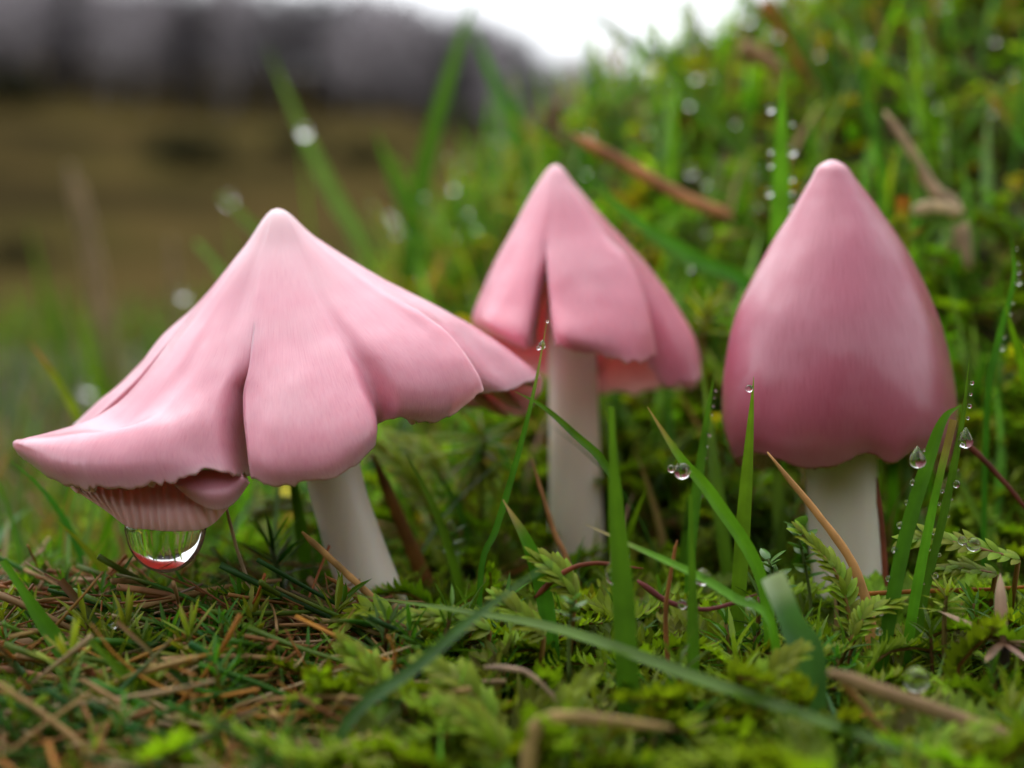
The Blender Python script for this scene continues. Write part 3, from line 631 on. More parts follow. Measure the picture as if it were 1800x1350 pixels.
hstalk([(1556, 1050), (1552, 950), (1541, 840)], 16.3, 14, (.24, .08, .03), 'red-brown dead strip against the bell mushroom stem', w1=9, root=True)
hstalk([(1695, 775), (1745, 825), (1800, 890), (1830, 940)], 16.2, 12, RED, 'dark red stalk leaning beside the bell mushroom')
hstalk([(922, 1400), (935, 1300), (955, 1268), (1010, 1262), (1180, 1280)], 11.5, 30, (.42, .26, .12), 'bent tan dead stalk in the blurred foreground moss', w1=26, flat=.3)
hstalk([(1455, 1180), (1570, 1222), (1690, 1265), (1840, 1325)], 12.1, 28, (.38, .26, .13), 'thick beige blurred stalk lying over the foreground grass', w1=32)
hstalk([(1478, 1195), (1520, 1245), (1568, 1305)], 12.3, 16, (.36, .2, .06), 'thin orange stalk branching under the thick beige stalk')
hstalk([(850, 1172), (920, 1180), (965, 1215), (985, 1245)], 13.0, 12, (.5, .36, .25), 'pale curved rootlet on the foreground moss')
hstalk([(-20, 1172), (110, 1195), (200, 1215)], 13.8, 14, (.38, .17, .08), 'orange-pink stalk lying in the litter')
hstalk([(-20, 1140), (120, 1128), (210, 1140), (330, 1165)], 14.8, 26, (.42, .28, .13), 'wide straw-coloured dead leaf lying flat in the litter', flat=.3)
hstalk([(130, 1165), (205, 1205), (260, 1250)], 13.5, 16, (.42, .17, .07), 'orange needle on top of the litter pile')
hstalk([(280, 1245), (360, 1275), (430, 1305)], 13.2, 22, (.38, .21, .09), 'scaly brown dead leaf among dark rushes', flat=.35)
hstalk([(500, 1200), (560, 1170), (610, 1140), (625, 1100)], 14.8, 26, (.28, .15, .07), 'brown curled leaf sheath by the flared mushroom foot', flat=.4)
hstalk([(940, 1050), (985, 1010), (1040, 990), (1130, 1000)], 14.2, 12, (.26, .08, .03), 'red-brown arched stem under the two clear drops')
hstalk([(1120, 1020), (1180, 1060), (1250, 1070), (1330, 1045)], 14.2, 12, (.20, .06, .05), 'dark crimson creeping stem among the moss')
hstalk([(1175, 1190), (1170, 1080), (1182, 990), (1190, 950)], 14.0, 10, (.34, .15, .04), 'thin upright brown stalk between the stems')
hstalk([(1500, 1045), (1600, 1040), (1750, 1035), (1820, 1030)], 15.3, 10, (.32, .10, .02), 'orange-red straw lying behind the beaded blades')
hstalk([(1340, 0), (1385, 60), (1420, 140)], 27, 34, (.42, .16, .03), 'blurred orange dead leaf at the top of the bank', w1=20, flat=.3)
hstalk([(985, 180), (965, 220), (1010, 260)], 27, 28, (.22, .14, .08), 'brown curled blurred leaf on the bank above the slit cap', flat=.35)
hstalk([(1300, 80), (1345, 105), (1380, 130)], 26, 40, (.36, .22, .1), 'tan curled dead leaf high on the bank', flat=.5)
# foreground drops
for x, y, d, r, lab in ((1086, 1008, 13.9, .13, 'large round clear drop on the red-brown arched stem'), (1097, 977, 13.9, .062, 'small clear drop sitting on the large round one'),
        (1235, 1014, 13.8, .085, 'clear drop under the fallen bright blade'), (1611, 1194, 13.0, .12, 'big blurred clear drop above the thick beige stalk'),
        (1711, 957, 14.8, .075, 'clear drop on the leafy moss frond behind the beaded blades'), (1692, 950, 14.9, .05, 'small drop beside the one on the moss frond'),
        (1318, 1060, 13.7, .06, 'clear bead on the crimson creeping stem'), (1545, 1110, 14.1, .04, 'small bead at the foot of the bent-over blade'),
        (1200, 1062, 14.0, .05, 'small drop on the bend of the crimson stem'), (200, 1100, 14.1, .03, 'tiny bead on the broad leaning blade in the litter'), (106, 1132, 14.2, .03, 'tiny bead low on the leaning blade in the litter')):
    dew(px(x, y, d), r, lab)

# ------------------------------------------------------------------ moss models
def leaf(b, base, dirv, side, L, W, C, cup=.25, curl=.15, tipc=None):
    """narrow pointed leaf, 3 stations x 3 verts + tip"""
    dirv = dirv/np.linalg.norm(dirv); side = side-dirv*np.dot(side, dirv); side = side/np.linalg.norm(side); nn = np.cross(side, dirv)
    V = []; st = ((0, .35), (.35, 1.0), (.7, .72)); C = np.array(C); CC = []
    for t, ww in st:
        c = base+dirv*L*t+nn*curl*L*(-t*t)
        for s in (-1, 0, 1): V.append(c+side*s*W*.5*ww+nn*abs(s)*cup*W*ww); CC.append(C*(1.08 if s == 0 else 1)*(.9+.2*t))
    V.append(base+dirv*L+nn*curl*L*-1); CC.append(C*1.15 if tipc is None else np.array(tipc))
    Q = [[r*3+s, r*3+s+1, r*3+s+4, r*3+s+3] for r in (0, 1) for s in (0, 1)]
    b.add(V, Q, [[6, 7, 9], [7, 8, 9]], np.array(CC))
def leaf_lite(b, base, dirv, side, L, W, C):
    dirv = dirv/np.linalg.norm(dirv); side = side/np.linalg.norm(side); nn = np.cross(side, dirv)
    b.add([base, base+dirv*L*.45-side*W*.5, base+dirv*L-nn*L*.12, base+dirv*L*.45+side*W*.5], None, [[0, 1, 2], [0, 2, 3]], np.array(C))
def frond_tmpl(seed, n=20, L=1.05, lite=False):
    r = np.random.default_rng(seed); b = Buf()
    P = spl([[0, 0, 0], [.22*L, r.normal(0, .05), .30*L], [.6*L, r.normal(0, .08), .46*L], [1.0*L, r.normal(0, .14), .40*L+r.normal(0, .08)]], n)
    tube(b, P[::3], np.linspace(.024, .010, len(P[::3])), 4, (.24, .11, .03))
    T = nrm(np.gradient(P, axis=0)); brown = r.random() < .3
    for i in range(3, n):
        t = i/(n-1); Y = np.array([0, 1, 0.]); U = nrm(np.cross(T[i], Y)); U = U if U[2] > 0 else -U
        for s in (-1, 1):
            w = (.5+.5*math.sin(math.pi*min(1, t*1.02)))
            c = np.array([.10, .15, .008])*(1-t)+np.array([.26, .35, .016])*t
            if brown and t < .6: c = c*.5+np.array([.16, .09, .02])*.5
            c = c*r.uniform(.6, 1.3); d = T[i]*.7+Y*s*.8*(1-t*.6)+U*r.uniform(-.1, .35)
            if lite: leaf_lite(b, P[i]+U*.01, d, np.cross(U, d), .20*w*L, .12*w*L, c)
            else: leaf(b, P[i]+U*.01, d, np.cross(U, d), .19*w*L*r.uniform(.8, 1.2), .105*w*L, c, .22, .3)
        if i % 3 == 0 and not lite:
            c = np.array([.20, .26, .015])*r.uniform(.7, 1.2); leaf(b, P[i]+U*.015, T[i]+U*.25, Y, .15*L, .09*L, c, .2, .3)
    return b.arrays()
def star_tmpl(seed, n=26, H=.9, L=.55, spread=1.0, cols=((.10, .16, .012), (.22, .30, .03)), W=.055):
    r = np.random.default_rng(seed); b = Buf(); lean = r.normal(0, .12, 2)
    P = spl([[0, 0, 0], [lean[0]*.5, lean[1]*.5, H*.5], [lean[0], lean[1], H]], 8); tube(b, P, np.linspace(.035, .02, 8), 4, (.16, .10, .02))
    for i in range(n):
        t = i/(n-1); a = i*2.4+r.normal(0, .2); h = .25+.75*t; p = np.array([lean[0]*h, lean[1]*h, H*h])
        el = (-.15+1.25*t**1.5+r.normal(0, .15))*1.0/spread
        d = np.array([math.cos(a)*math.cos(el), math.sin(a)*math.cos(el), math.sin(el)])
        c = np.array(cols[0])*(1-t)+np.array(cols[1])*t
        leaf(b, p, d, np.cross(d, [0, 0, 1.0])+1e-3, L*r.uniform(.75, 1.15)*(1-.25*t), W, c*r.uniform(.8, 1.2), .35, .08)
    return b.arrays()
def blade_tmpl(seed, L=2.2, W=.13, kind='mid'):
    r = np.random.default_rng(seed); b = Buf(); bend = r.uniform(.15, .8)
    t = np.linspace(0, 1, 9); P = np.stack([bend*L*.6*t**2, r.normal(0, .06)*L*t**2, L*t*(1-.3*bend*t)], -1)
    c0, c1 = GREEN[kind]; C = np.array(c0)*(1-t[:, None])+np.array(c1)*t[:, None]
    blade(b, P, wprof(9, W), (-1, .3, .3), C, .3, r.uniform(-.8, .8)); return b.arrays()
def needle_tmpl(seed, L=1.6):
    r = np.random.default_rng(seed); b = Buf(); t = np.linspace(-.5, .5, 7)
    P = np.stack([t*L, r.normal(0, .12)*L*t*t*3, .06+r.normal(0, .05)*L*(1-4*t*t)], -1)
    c = np.array([(.38, .18, .035), (.44, .29, .11), (.26, .12, .03), (.36, .14, .02), (.46, .34, .18)][seed % 5])
    tube(b, P, np.linspace(.024, .010, 7)*(1.7 if seed % 5 == 1 else 1), 5, c*(1+.3*sn(t*20, t))[:, None], .5); return b.arrays()
FR = [frond_tmpl(20+i) for i in range(7)]; FL = [frond_tmpl(30+i, 16, 1.0, True) for i in range(5)]
def rush_tmpl(seed):
    r = np.random.default_rng(seed); b = Buf(); t = np.linspace(-.5, .5, 8); L = 2.0
    P = np.stack([t*L, r.normal(0, .05)*L*t*t*3, .05+r.normal(0, .05)*L*(1-4*t*t)], -1); c = np.array([(.03, .11, .02), (.06, .18, .015), (.11, .2, .02)][seed % 3])
    f = ss(.2, .5, t)[:, None]; tube(b, P, np.linspace(.038, .02, 8), 6, c*(1-f)+np.array([.22, .15, .06])*f, .6); return b.arrays()
RU = [rush_tmpl(i) for i in range(3)]
ST = [star_tmpl(40+i) for i in range(4)]
SG = [star_tmpl(50+i, 30, 1.1, .5, 1.15, ((.035, .10, .012), (.08, .19, .02)), .05) for i in range(3)]
BL = [blade_tmpl(60+i, L, W, k) for i, (L, W, k) in enumerate(((2.4, .13, 'mid'), (3.0, .15, 'bright'), (1.8, .10, 'mid'), (2.0, .12, 'yellow'), (2.6, .11, 'dark'), (2.2, .14, 'pale'), (2.4, .09, 'straw'), (2.0, .12, 'straw')))]
ND = [needle_tmpl(i) for i in range(5)]
def tmesh(name, A): return mesh_np(name, A[0], [A[1], A[2]], A[3])
def xforms(pos, yaw, tilt, tdir, sc):
    """rotation matrices (n,3,3)*scale"""
    n = len(pos); c, s = np.cos(yaw), np.sin(yaw); Z0 = np.zeros(n); Z1 = np.ones(n)
    Rz = np.stack([np.stack([c, -s, Z0], -1), np.stack([s, c, Z0], -1), np.stack([Z0, Z0, Z1], -1)], 1)
    ax = np.stack([-np.sin(tdir), np.cos(tdir), Z0], -1); ct, st = np.cos(tilt), np.sin(tilt)
    Kx = np.zeros((n, 3, 3)); Kx[:, 0, 1] = -ax[:, 2]; Kx[:, 0, 2] = ax[:, 1]; Kx[:, 1, 0] = ax[:, 2]; Kx[:, 1, 2] = -ax[:, 0]; Kx[:, 2, 0] = -ax[:, 1]; Kx[:, 2, 1] = ax[:, 0]
    Rt = np.eye(3)+st[:, None, None]*Kx+(1-ct)[:, None, None]*(Kx@Kx)
    return (Rt@Rz)*sc[:, None, None]
def where(p):
    x, y = p[0], p[1]
    if y > 21.5: return 'on the bank behind the slit cap' if x < 3 else 'on the bank behind the bell cap'
    best = min(((math.hypot(x-c[0], y-c[1]), c, nm) for c, nm in (((-1.52, 16.5), 'flared mushroom stem'), ((.86, 19), 'slit mushroom stem'), ((4.1, 17.2), 'bell mushroom stem'),
        ((-3.7, 14.7), 'hanging water drop'), ((4.8, 13.8), 'withered brown star'), ((0, 12.8), 'long lying blade'), ((3.2, 12.1), 'thick beige stalk'), ((-4.3, 13.5), 'stubby cut rush'), ((1.2, 14.0), 'two clear drops'))), key=lambda t: t[0])
    rel = 'close beside' if best[0] < .9 else ('in front of' if y < best[1][1]-.5 else 'behind' if y > best[1][1]+.5 else 'to one side of')
    return rel+' the '+best[2]
def scatter(tmpl, pos, R, tint, which, mat, names, nobj, label, cat, group, stuffname, stufflabel):
    """the nobj that show largest become objects, the rest one mesh"""
    u = pos[:, 0]/pos[:, 1]*K; v = -(pos[:, 2]+.5-HC)/pos[:, 1]*K
    inside = (np.abs(u) < 890) & (np.abs(v) < 690); occl = np.zeros(len(pos), bool)
    order = np.argsort(np.where(inside, pos[:, 1], 1e6)); chosen = order[:nobj] if nobj else order[:0]
    chosen = chosen[inside[chosen]]
    rest = np.ones(len(pos), bool); rest[chosen] = False
    meshes = {}
    for i in chosen:
        k = which[i]
        if k not in meshes: meshes[k] = tmesh(names, tmpl[k]); meshes[k].materials.append(mat)
        o = link(names, meshes[k]); M = Matrix(R[i].tolist()).to_4x4(); M.translation = pos[i]*.01; o.matrix_world = M
        tag(o, label+' '+where(pos[i]), cat, group)
    VV, QQ, TT, CC = [], [], [], []; base = 0
    for k, A in enumerate(tmpl):
        idx = np.where(rest & (which == k))[0]
        if not len(idx): continue
        V, Q, T, C = A; m = len(V)
        VV.append((np.einsum('nij,vj->nvi', R[idx], V)+pos[idx][:, None]).reshape(-1, 3)); CC.append((C[None]*tint[idx][:, None]).reshape(-1, 3))
        off = base+np.arange(len(idx))*m
        QQ.append((Q[None]+off[:, None, None]).reshape(-1, 4)); TT.append((T[None]+off[:, None, None]).reshape(-1, 3)); base += m*len(idx)
    if VV:
        o = link(stuffname, mesh_np(stuffname, np.concatenate(VV), [np.concatenate(QQ), np.concatenate(TT)], np.concatenate(CC)), mat)
        tag(o, stufflabel, stuffname.replace('_', ' '), kind='stuff')
def zone(n, xr, yr, keep=None, by_angle=True):
    """points spread evenly in view: y by density, x across the view wedge"""
    y = rng.uniform(0, 1, n)*(yr[1]-yr[0])+yr[0]
    x = rng.uniform(-.42, .42, n)*y if xr is None else rng.uniform(xr[0], xr[1], n)
    p = np.stack([x, y], -1)
    if keep is not None: p = p[keep(x, y)]
    return p
STEMS = [(px(672, 1100, D1), .42), (px(1012, 950, D2), .38), (px(1492, 1070, D3), .45)]
def clear(x, y, rmin=0):
    ok = np.ones(len(x), bool)
    for c, r in STEMS: ok &= np.hypot(x-c[0], y-c[1]) > max(r, rmin)
    return ok
def slope_pos(p, sink): return np.stack([p[:, 0], p[:, 1], top(p[:, 0], p[:, 1])-sink], -1)
def tints(n, a=.25): return (1+rng.uniform(-a, a, (n, 1)))*np.array([1, 1, 1])*(1+rng.normal(0, .06, (n, 3)))

# leafy moss fronds: foreground carpet and patches up the bank
p = zone(2700, None, (9, 23), clear)
dens = sn(p[:, 0]*1.1+4, p[:, 1]*.9); lf = (p[:, 0] < -1.6) & (p[:, 1] < 17)
p = p[((dens > -.2) | (rng.random(len(p)) < .3)) & (~lf | (rng.random(len(p)) < .12))]; n = len(p)
pos = slope_pos(p, rng.uniform(.35, .8, n))
R = xforms(pos, rng.uniform(0, 6.28, n), rng.uniform(0, .5, n), rng.uniform(0, 6.28, n), rng.uniform(.75, 1.3, n)*(1+.25*ss(14, 12, p[:, 1])))
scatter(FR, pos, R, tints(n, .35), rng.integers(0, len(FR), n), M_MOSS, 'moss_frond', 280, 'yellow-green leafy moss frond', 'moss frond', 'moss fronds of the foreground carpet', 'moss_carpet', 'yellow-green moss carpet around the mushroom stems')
p = zone(6500, (-9, 18), (20, 40)); p = p[(sn(p[:, 0]*.8+4, p[:, 1]*.7) > -.3)]; n = len(p); pos = slope_pos(p, rng.uniform(.25, .75, n))
R = xforms(pos, rng.uniform(0, 6.28, n), rng.uniform(0, .6, n), rng.uniform(0, 6.28, n), rng.uniform(.5, 1.0, n))
scatter(FL, pos, R, tints(n, .35)*1.6*np.where(sn(p[:, 0]*1.6+1, p[:, 1]*1.4)[:, None] > .35, np.array([1.5, .85, .9]), np.where(sn(p[:, 0]*1.3, p[:, 1]*1.9+7)[:, None] > .2, np.array([1.25, 1.2, 1.0]), np.array([.75, .95, .9]))), rng.integers(0, len(FL), n), M_MOSS, 'moss_frond', 0, '', '', '', 'bank_moss', 'soft yellow-green moss covering the rising bank')  # whole bank lightened in colour to imitate skylight; patch tones are the moss's own
# starry moss
pa = zone(1500, None, (11, 24), clear); pb = zone(2600, (-9, 18), (19, 40)); p = np.vstack([pa, pb])
dens = sn(p[:, 0]*.7+9, p[:, 1]*.8+2); lf = (p[:, 0] < -1.8) & (p[:, 1] < 18)
p = p[(dens > 0) | lf & (rng.random(len(p)) < .7)]; n = len(p); pos = slope_pos(p, rng.uniform(.6, .95, n))
R = xforms(pos, rng.uniform(0, 6.28, n), rng.uniform(0, .45, n), rng.uniform(0, 6.28, n), rng.uniform(.65, 1.1, n))
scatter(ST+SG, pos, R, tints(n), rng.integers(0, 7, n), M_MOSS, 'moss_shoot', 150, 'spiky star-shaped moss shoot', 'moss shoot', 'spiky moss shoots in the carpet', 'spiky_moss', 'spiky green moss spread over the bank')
# grass
pa = zone(460, None, (11, 22), lambda x, y: clear(x, y, 1.15)); pb = zone(1500, (-9, 18), (20.3, 42)); pc = zone(2100, (-34, 3), (19, 74)); p = np.vstack([pa, pb, pc])
p = p[(p[:, 1] > 15.5) | (rng.random(len(p)) < .45)]
n = len(p); pos = slope_pos(p, .7); hs_ = np.where(p[:, 1] < 17, .5, np.where(p[:, 0] < -4, 1.15, 1.15))
R = xforms(pos, rng.uniform(0, 6.28, n), rng.uniform(0, .55, n), rng.uniform(0, 6.28, n), hs_*rng.uniform(.6, 1.2, n))
kinds = rng.integers(0, 8, n); bank_tips = [(R[i]@BL[kinds[i]][0][-8:-3].mean(0)+pos[i]) for i in np.where((p[:, 0] > -4) & (p[:, 1] > 20.5) & (p[:, 1] < 34))[0][:260]]
scatter(BL, pos, R, tints(n, .35)*np.where((p[:, :1] < -4) & (p[:, 1:] > 20), np.array([.85, .72, .8]), np.where(p[:, 1:] > 21, np.array([1.35, 1.25, 1.3]), 1.0)), kinds, M_GRASS, 'grass_blade', 220, 'short plain grass blade', 'grass blade', 'plain grass blades in the moss', 'grass', 'soft blurred grass growing over the bank and the field')  # grass on the bank painted lighter, as if under more skylight
# litter needles
pa = zone(300, None, (9.5, 20), lambda x, y: clear(x, y, .95)); pb = zone(420, (-6, 14), (19, 36)); pc = zone(700, (-6.5, -1.0), (11, 17.5), lambda x, y: clear(x, y, .95)); p = np.vstack([pa, pb, pc]); n = len(p)
pos = slope_pos(p, np.where(p[:, 0] < -1.0, rng.uniform(-.3, .15, n), rng.uniform(.1, .5, n)))
R = xforms(pos, rng.uniform(0, 6.28, n), rng.uniform(0, .8, n), rng.uniform(0, 6.28, n), rng.uniform(.5, 1.25, n))
scatter(ND, pos, R, tints(n), rng.integers(0, 5, n), M_DEAD, 'dead_needle', 290, 'thin brown dead needle lying', 'dead needle', 'dead needles littering the moss', 'needle_litter', 'orange-brown needle litter between the mosses')

p = zone(300, (-6.5, -.6), (10.5, 17), lambda x, y: clear(x, y, 1.1)); p = p[np.abs(p[:, 0]) < p[:, 1]*.4]; n = len(p); pos = slope_pos(p, rng.uniform(-.35, .35, n))
R = xforms(pos, np.where(rng.random(n) < .7, rng.normal(.5, .5, n), rng.uniform(0, 6.28, n)), rng.uniform(.2, .75, n), np.where(rng.random(n) < .7, rng.normal(.2, .5, n), rng.uniform(0, 6.28, n)), rng.uniform(.45, 1.0, n))
scatter(RU, pos, R, tints(n), rng.integers(0, 3, n), M_GRASS, 'rush_stem', 230, 'brown-ended green rush lying', 'rush', 'rush stems lying in the litter', 'rush_litter', 'green rush stems lying in litter')

# ------------------------------------------------------------------ named moss plants with each leaf a part
def leaf_mesh(L, W, c0, c1, name='leaf', cup=.35, curl=.1):
    b = Buf(); n = 7; t = np.linspace(0, 1, n)
    P = np.stack([t*L, 0*t, -curl*L*t*t], -1); C = np.array(c0)*(1-t[:, None])+np.array(c1)*t[:, None]
    blade(b, P, W*np.clip(np.sin(np.pi*(t*.82+.16))**.8, .05, 1)*np.where(t > .97, .1, 1), (0, 0, 1), C, -cup); return b.mesh(name)
def moss_plant(name, label, base, H, leafs, mat, stemc, lean=(0, 0), stemr=.03, group=None, cat='moss'):
    """leafs: (mesh, height fraction, azimuth, elevation, scale)"""
    e = link(name, None, loc=base); tag(e, label, cat, group)
    b = Buf(); tube(b, spl([[0, 0, -.5], [0, 0, 0], [lean[0]*.4, lean[1]*.4, H*.5], [lean[0], lean[1], H]], 12), np.linspace(stemr, stemr*.6, 12), 6, stemc)
    link('stem', b.mesh('stem'), M_DEAD, e)
    for me, h, az, el, s in leafs:
        o = link('leaf', me, mat, e, (lean[0]*h*h, lean[1]*h*h, H*h)); o.rotation_euler = (random.uniform(-.4, .4), -el, az); o.scale = (s, s, s)
    return e
hl = leaf_mesh(.62, .06, (.02, .075, .012), (.06, .16, .02)); hl.materials.append(M_MOSS)
moss_plant('haircap_moss', 'dark green haircap moss shoot with needle leaves beside the flared mushroom stem', px(510, 1120, 16.4), 1.05,
           [(hl, .1+.9*i/39, i*2.4, -.1+1.2*(i/39)**2.2+random.gauss(0, .12), random.uniform(.8, 1.1)) for i in range(40)], M_MOSS, (.05, .10, .015), (-.22, 0), .045)
sm = leaf_mesh(.72, .075, (.10, .14, .012), (.22, .25, .02)); sm.materials.append(M_MOSS)
moss_plant('star_moss', 'large drooping olive moss star between the flared and slit mushroom stems', px(845, 850, 18.8), .65,
           [(sm, .35+.65*i/43, i*2.4, -.9+1.5*(i/43)**1.3+random.gauss(0, .12), random.uniform(.85, 1.2)) for i in range(44)], M_MOSS, (.12, .10, .02), (.05, 0), .04)
ym_ = leaf_mesh(.45, .065, (.17, .23, .02), (.34, .38, .05)); ym_.materials.append(M_MOSS)
for (x, y, d, s, lab) in ((455, 1165, 14.6, 1.0, 'pale spiky moss star next to the straight dark rush'), (330, 1185, 14.0, .9, 'pale spiky moss star among the litter under the hanging drop'), (215, 1165, 14.4, .85, 'thin pale moss star behind the stubby cut rush'),
        (110, 1230, 13.4, .9, 'pale moss star beside the orange-pink stalk'), (1660, 1090, 14.2, .6, 'small bright moss star at the foot of the beaded blades'), (1490, 830, 18.6, .7, 'spiky moss star hidden behind the bell mushroom stem'), (1235, 600, 19.6, 1.0, 'bright spiky moss star between the slit cap and bell cap')):
    moss_plant('star_moss', lab, px(x, y, d), .45*s, [(ym_, .25+.75*i/19, i*2.4, .0+1.3*(i/19)**1.4+random.gauss(0, .15), s*random.uniform(.8, 1.15)) for i in range(20)], M_MOSS, (.14, .11, .02), (random.uniform(-.1, .1), 0), .03)
dl = leaf_mesh(.70, .13, (.16, .07, .04), (.36, .24, .17)); dl.materials.append(M_DEAD)
moss_plant('dead_moss_star', 'withered brown star of dead leaves lying in the moss', px(1762, 1150, 13.8), .12,
           [(dl, 1, a, el, s) for a, el, s in ((1.4, 1.25, 1.0), (2.7, .5, .95), (3.3, .15, .7), (4.1, -.1, .8), (5.0, -.2, .7), (.3, -.15, .8), (5.8, .1, .7))], M_DEAD, (.03, .02, .012), (0, 0), .09)
rl = leaf_mesh(.26, .15, (.09, .20, .04), (.13, .28, .06), cup=.3); rl.materials.append(M_HERB)
def herb(lab, x, y, d, H, n, s, lean):
    moss_plant('creeping_herb', lab, px(x, y, d), H, [(rl, .35+.65*i/(n-1), i*1.57+.4, .25+.5*i/n, s*random.uniform(.8, 1.1)) for i in range(n)], M_HERB, (.10, .14, .03), lean, .022, cat='herb')
herb('small round-leaved green herb beside the bell mushroom stem', 1425, 1060, 15.6, .85, 12, 1.0, (-.18, -.1))
herb('low round-leaved herb sprig in front of the bell mushroom', 1375, 1065, 15.0, .5, 10, .85, (-.15, 0))
herb('tiny round-leaved herb in the dark hollow between the stems', 790, 1000, 17.0, .45, 10, .8, (.05, 0))
herb('tiny green herb sprig under the slit mushroom stem', 1000, 1110, 13.6, .3, 8, .7, (.05, 0))
# leafy fronds one can tell apart, each leaf a part
fl = leaf_mesh(.25, .105, (.13, .21, .008), (.30, .40, .016), cup=.12, curl=.18); fl.materials.append(M_MOSS)
def frond(lab, pts, d, s=1.0):
    P = hero_path(pts, d, 15, False); e = link('leafy_moss_frond', None, loc=P[0]); tag(e, lab, 'moss frond')
    b = Buf(); q = np.vstack([P[0]+np.array([-.05, .1, -.6]), P])-P[0]; tube(b, q, np.linspace(.03, .012, len(q)), 5, (.22, .11, .03)); link('stem', b.mesh('stem'), M_DEAD, e)
    T = nrm(np.gradient(P, axis=0)); up = np.array([0, -.55, .83])
    for i in range(15):
        for sgn in (-1, 0, 1):
            if sgn == 0 and i % 4 and i < 14: continue
            S = nrm(np.cross(up, T[i])); X = nrm(T[i]*.7+S*sgn*random.uniform(.75, 1.1)*(1-i/24)+up*random.uniform(-.15, .45)); Zv = nrm(up-X*np.dot(up, X)); Yv = np.cross(Zv, X)
            o = link('leaf', fl, None, e); M = Matrix(np.stack([X, Yv, Zv], 1).tolist()).to_4x4()
            k = s*random.uniform(.85, 1.15)*(.65+.35*math.sin(math.pi*min(1, (i+2)/15))); o.matrix_local = Matrix.Translation(Vector((P[i]-P[0]+up*.015*(1+(sgn == 0)))*.01)) @ M @ Matrix.Scale(k, 4)
for lab, pts, d, s in (
    ('yellow-green frond touching the foot of the flared mushroom stem', [(735, 1120), (690, 1090), (640, 1075), (600, 1100)], 14.6, 1.0),
    ('yellow-green frond lying beneath the blue-green crossing blade', [(860, 1110), (800, 1090), (740, 1085)], 14.2, 1.0),
    ('frond with crisp overlapping leaves below the withered-tip blade', [(955, 1120), (910, 1080), (880, 1055)], 14.0, .95),
    ('frond glowing yellow under the red-brown arched stem', [(1010, 1050), (980, 1010), (945, 985)], 14.2, 1.0),
    ('blurred frond in front of the pale curved rootlet', [(880, 1290), (820, 1210), (750, 1170)], 12.8, 1.1),
    ('broad blurred frond beside the bent tan stalk', [(900, 1370), (850, 1290), (780, 1240)], 12.0, 1.1),
    ('pale blurred frond under the long lying blade', [(690, 1290), (660, 1200), (610, 1140)], 13.2, 1.1),
    ('upright yellow frond leaning on the bell mushroom stem', [(1500, 1110), (1470, 1010), (1410, 940)], 14.6, 1.0),
    ('small frond at the foot of the orange leaning needle', [(1500, 1120), (1530, 1075), (1575, 1062)], 14.4, .8),
    ('horizontal mossy frond carrying two clear drops', [(1790, 985), (1710, 962), (1640, 948), (1590, 950)], 15.1, 1.0),
    ('lower frond below the one carrying two drops', [(1750, 1010), (1690, 1000), (1650, 1005)], 15.2, .8),
    ('pair-leaved frond standing near the short blunt pale leaf', [(1330, 1290), (1345, 1210), (1400, 1150)], 12.9, 1.1),
    ('yellow frond arching behind the flared mushroom stem', [(620, 930), (560, 895), (490, 890), (450, 910)], 18.5, 1.2),
    ('bright yellow frond behind the flared stem under the cap rim', [(760, 900), (710, 830), (660, 790)], 19.0, 1.3),
    ('bright frond arching above the drooping olive moss star', [(800, 870), (750, 800), (690, 770)], 19.8, 1.3),
    ('blurred yellow frond at the edge of the foreground beneath the beige stalk', [(1560, 1345), (1650, 1320), (1720, 1290)], 11.9, 1.1)):
    frond(lab, pts, d, s)

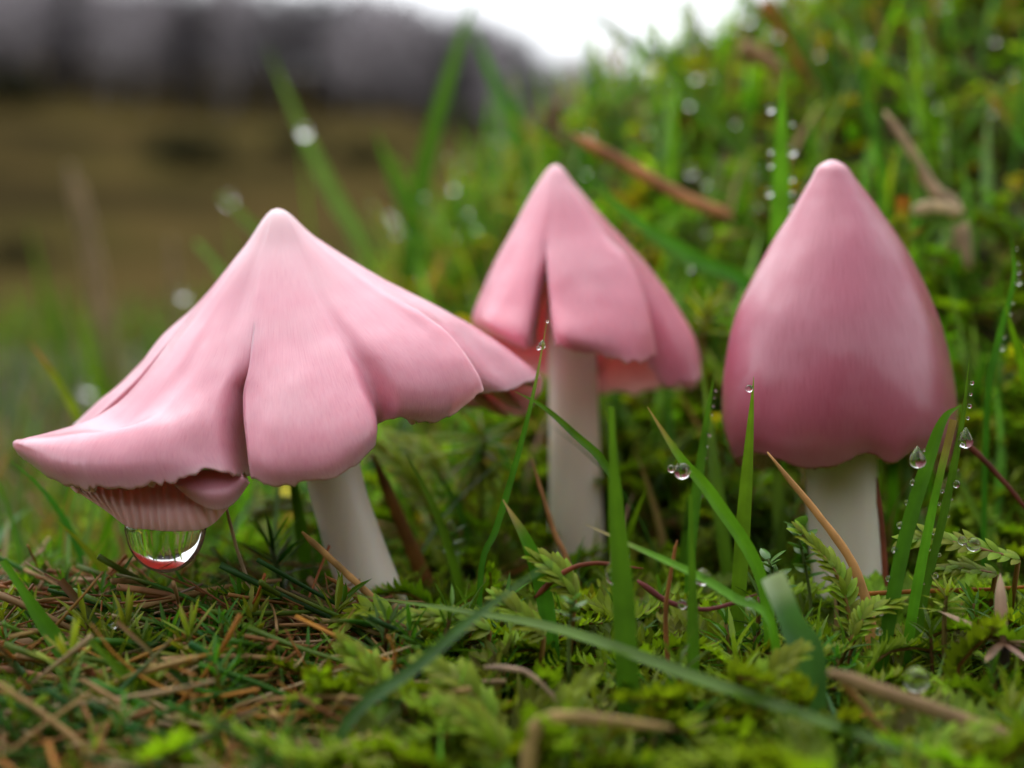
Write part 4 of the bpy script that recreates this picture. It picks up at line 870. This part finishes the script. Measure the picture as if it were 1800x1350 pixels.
# ------------------------------------------------------------------ dew on the bank, each bead on a fine blade
def bank_depth(x, y):
    for d in np.arange(17, 60, .25):
        q = px(x, y, d)
        if q[2] < top(q[0], q[1])+.9: return d
    return 31.0
bank = [(795,330,9),(820,372,9),(838,400,8),(700,405,12),(690,385,9),(730,458,7),(740,485,6),(1028,302,8),(1213,300,12),(1240,320,9),(1085,70,14),(1183,133,10),(1210,180,11),(1222,135,9),
 (1302,245,9),(1328,295,8),(1328,312,9),(1240,405,7),(1330,362,7),(1315,33,11),(1345,55,8),(1365,62,8),(1437,92,12),(1610,40,9),(1632,100,12),(1655,5,14),(1748,68,11),(1745,195,10),
 (1612,200,9),(1605,222,7),(1648,185,9),(1630,150,8),(535,232,13),(402,352,14),(155,685,14),(322,520,10),(1250,130,9),(1160,95,9),(1140,230,8),(1290,215,8),(1560,100,8),(1690,110,8),(1480,60,8),(1780,130,9),(1660,250,7),(1270,60,8)]
for x, y, r in bank:
    d = min(bank_depth(x, y), 34.0); q = px(x, y, d); rr = r*.0085*d/25*1.0
    hit = any(abs(x-a) < 5 and abs(y-b_) < 5 for a, b_ in ((1028, 302), (535, 232), (402, 352)))
    dew(q, rr, 'sparkling dew drop on a fine blade over the bank' if not hit else 'sparkling dew drop at the tip of a blurred blade', 'dew drops over the bank')
    bx = q[0]+random.uniform(.2, .9); by = q[1]+random.uniform(.1, .6); gz = float(soil(bx, by))
    t = np.linspace(0, 1, 10)[:, None]; ext = np.array([random.uniform(-.15, .05), 0, random.uniform(.0, .3)])
    P = np.array([bx, by, gz])*(1-t)+(q+ext+np.array([0, rr*.9, 0]))*t; P[:, 2] += .35*np.sin(np.pi*t[:, 0])*max(.2, (q[2]-gz)*.12)
    b = Buf(); c0, c1 = GREEN[random.choice(['mid', 'pale', 'bright'])]; blade(b, P, wprof(10, .075), (0, -1, .2), np.array(c0)*(1-t)+np.array(c1)*t, .3)
    tag(link('grass_blade', b.mesh('grass_blade'), M_GRASS), 'fine grass blade on the bank holding a dew drop', 'grass blade', 'fine dewy blades on the bank')

for q in bank_tips:
    u, v = q[0]/q[1]*K+CX, CY-(q[2]-HC)/q[1]*K
    if 620 < u < 1790 and 5 < v < 560 and random.random() < .5:
        dew(q, random.uniform(.025, .06), 'small dew bead on a grass blade tip '+where(q), 'beads on the bank grass tips')

for e, b0 in ((m1, px(672, 1100, D1)), (m2, px(1012, 950, D2)), (m3, px(1492, 1070, D3))):   # each mushroom's origin at its foot
    e.location = [c*.01 for c in b0]
    for ch in e.children: ch.location = [-c*.01 for c in b0]
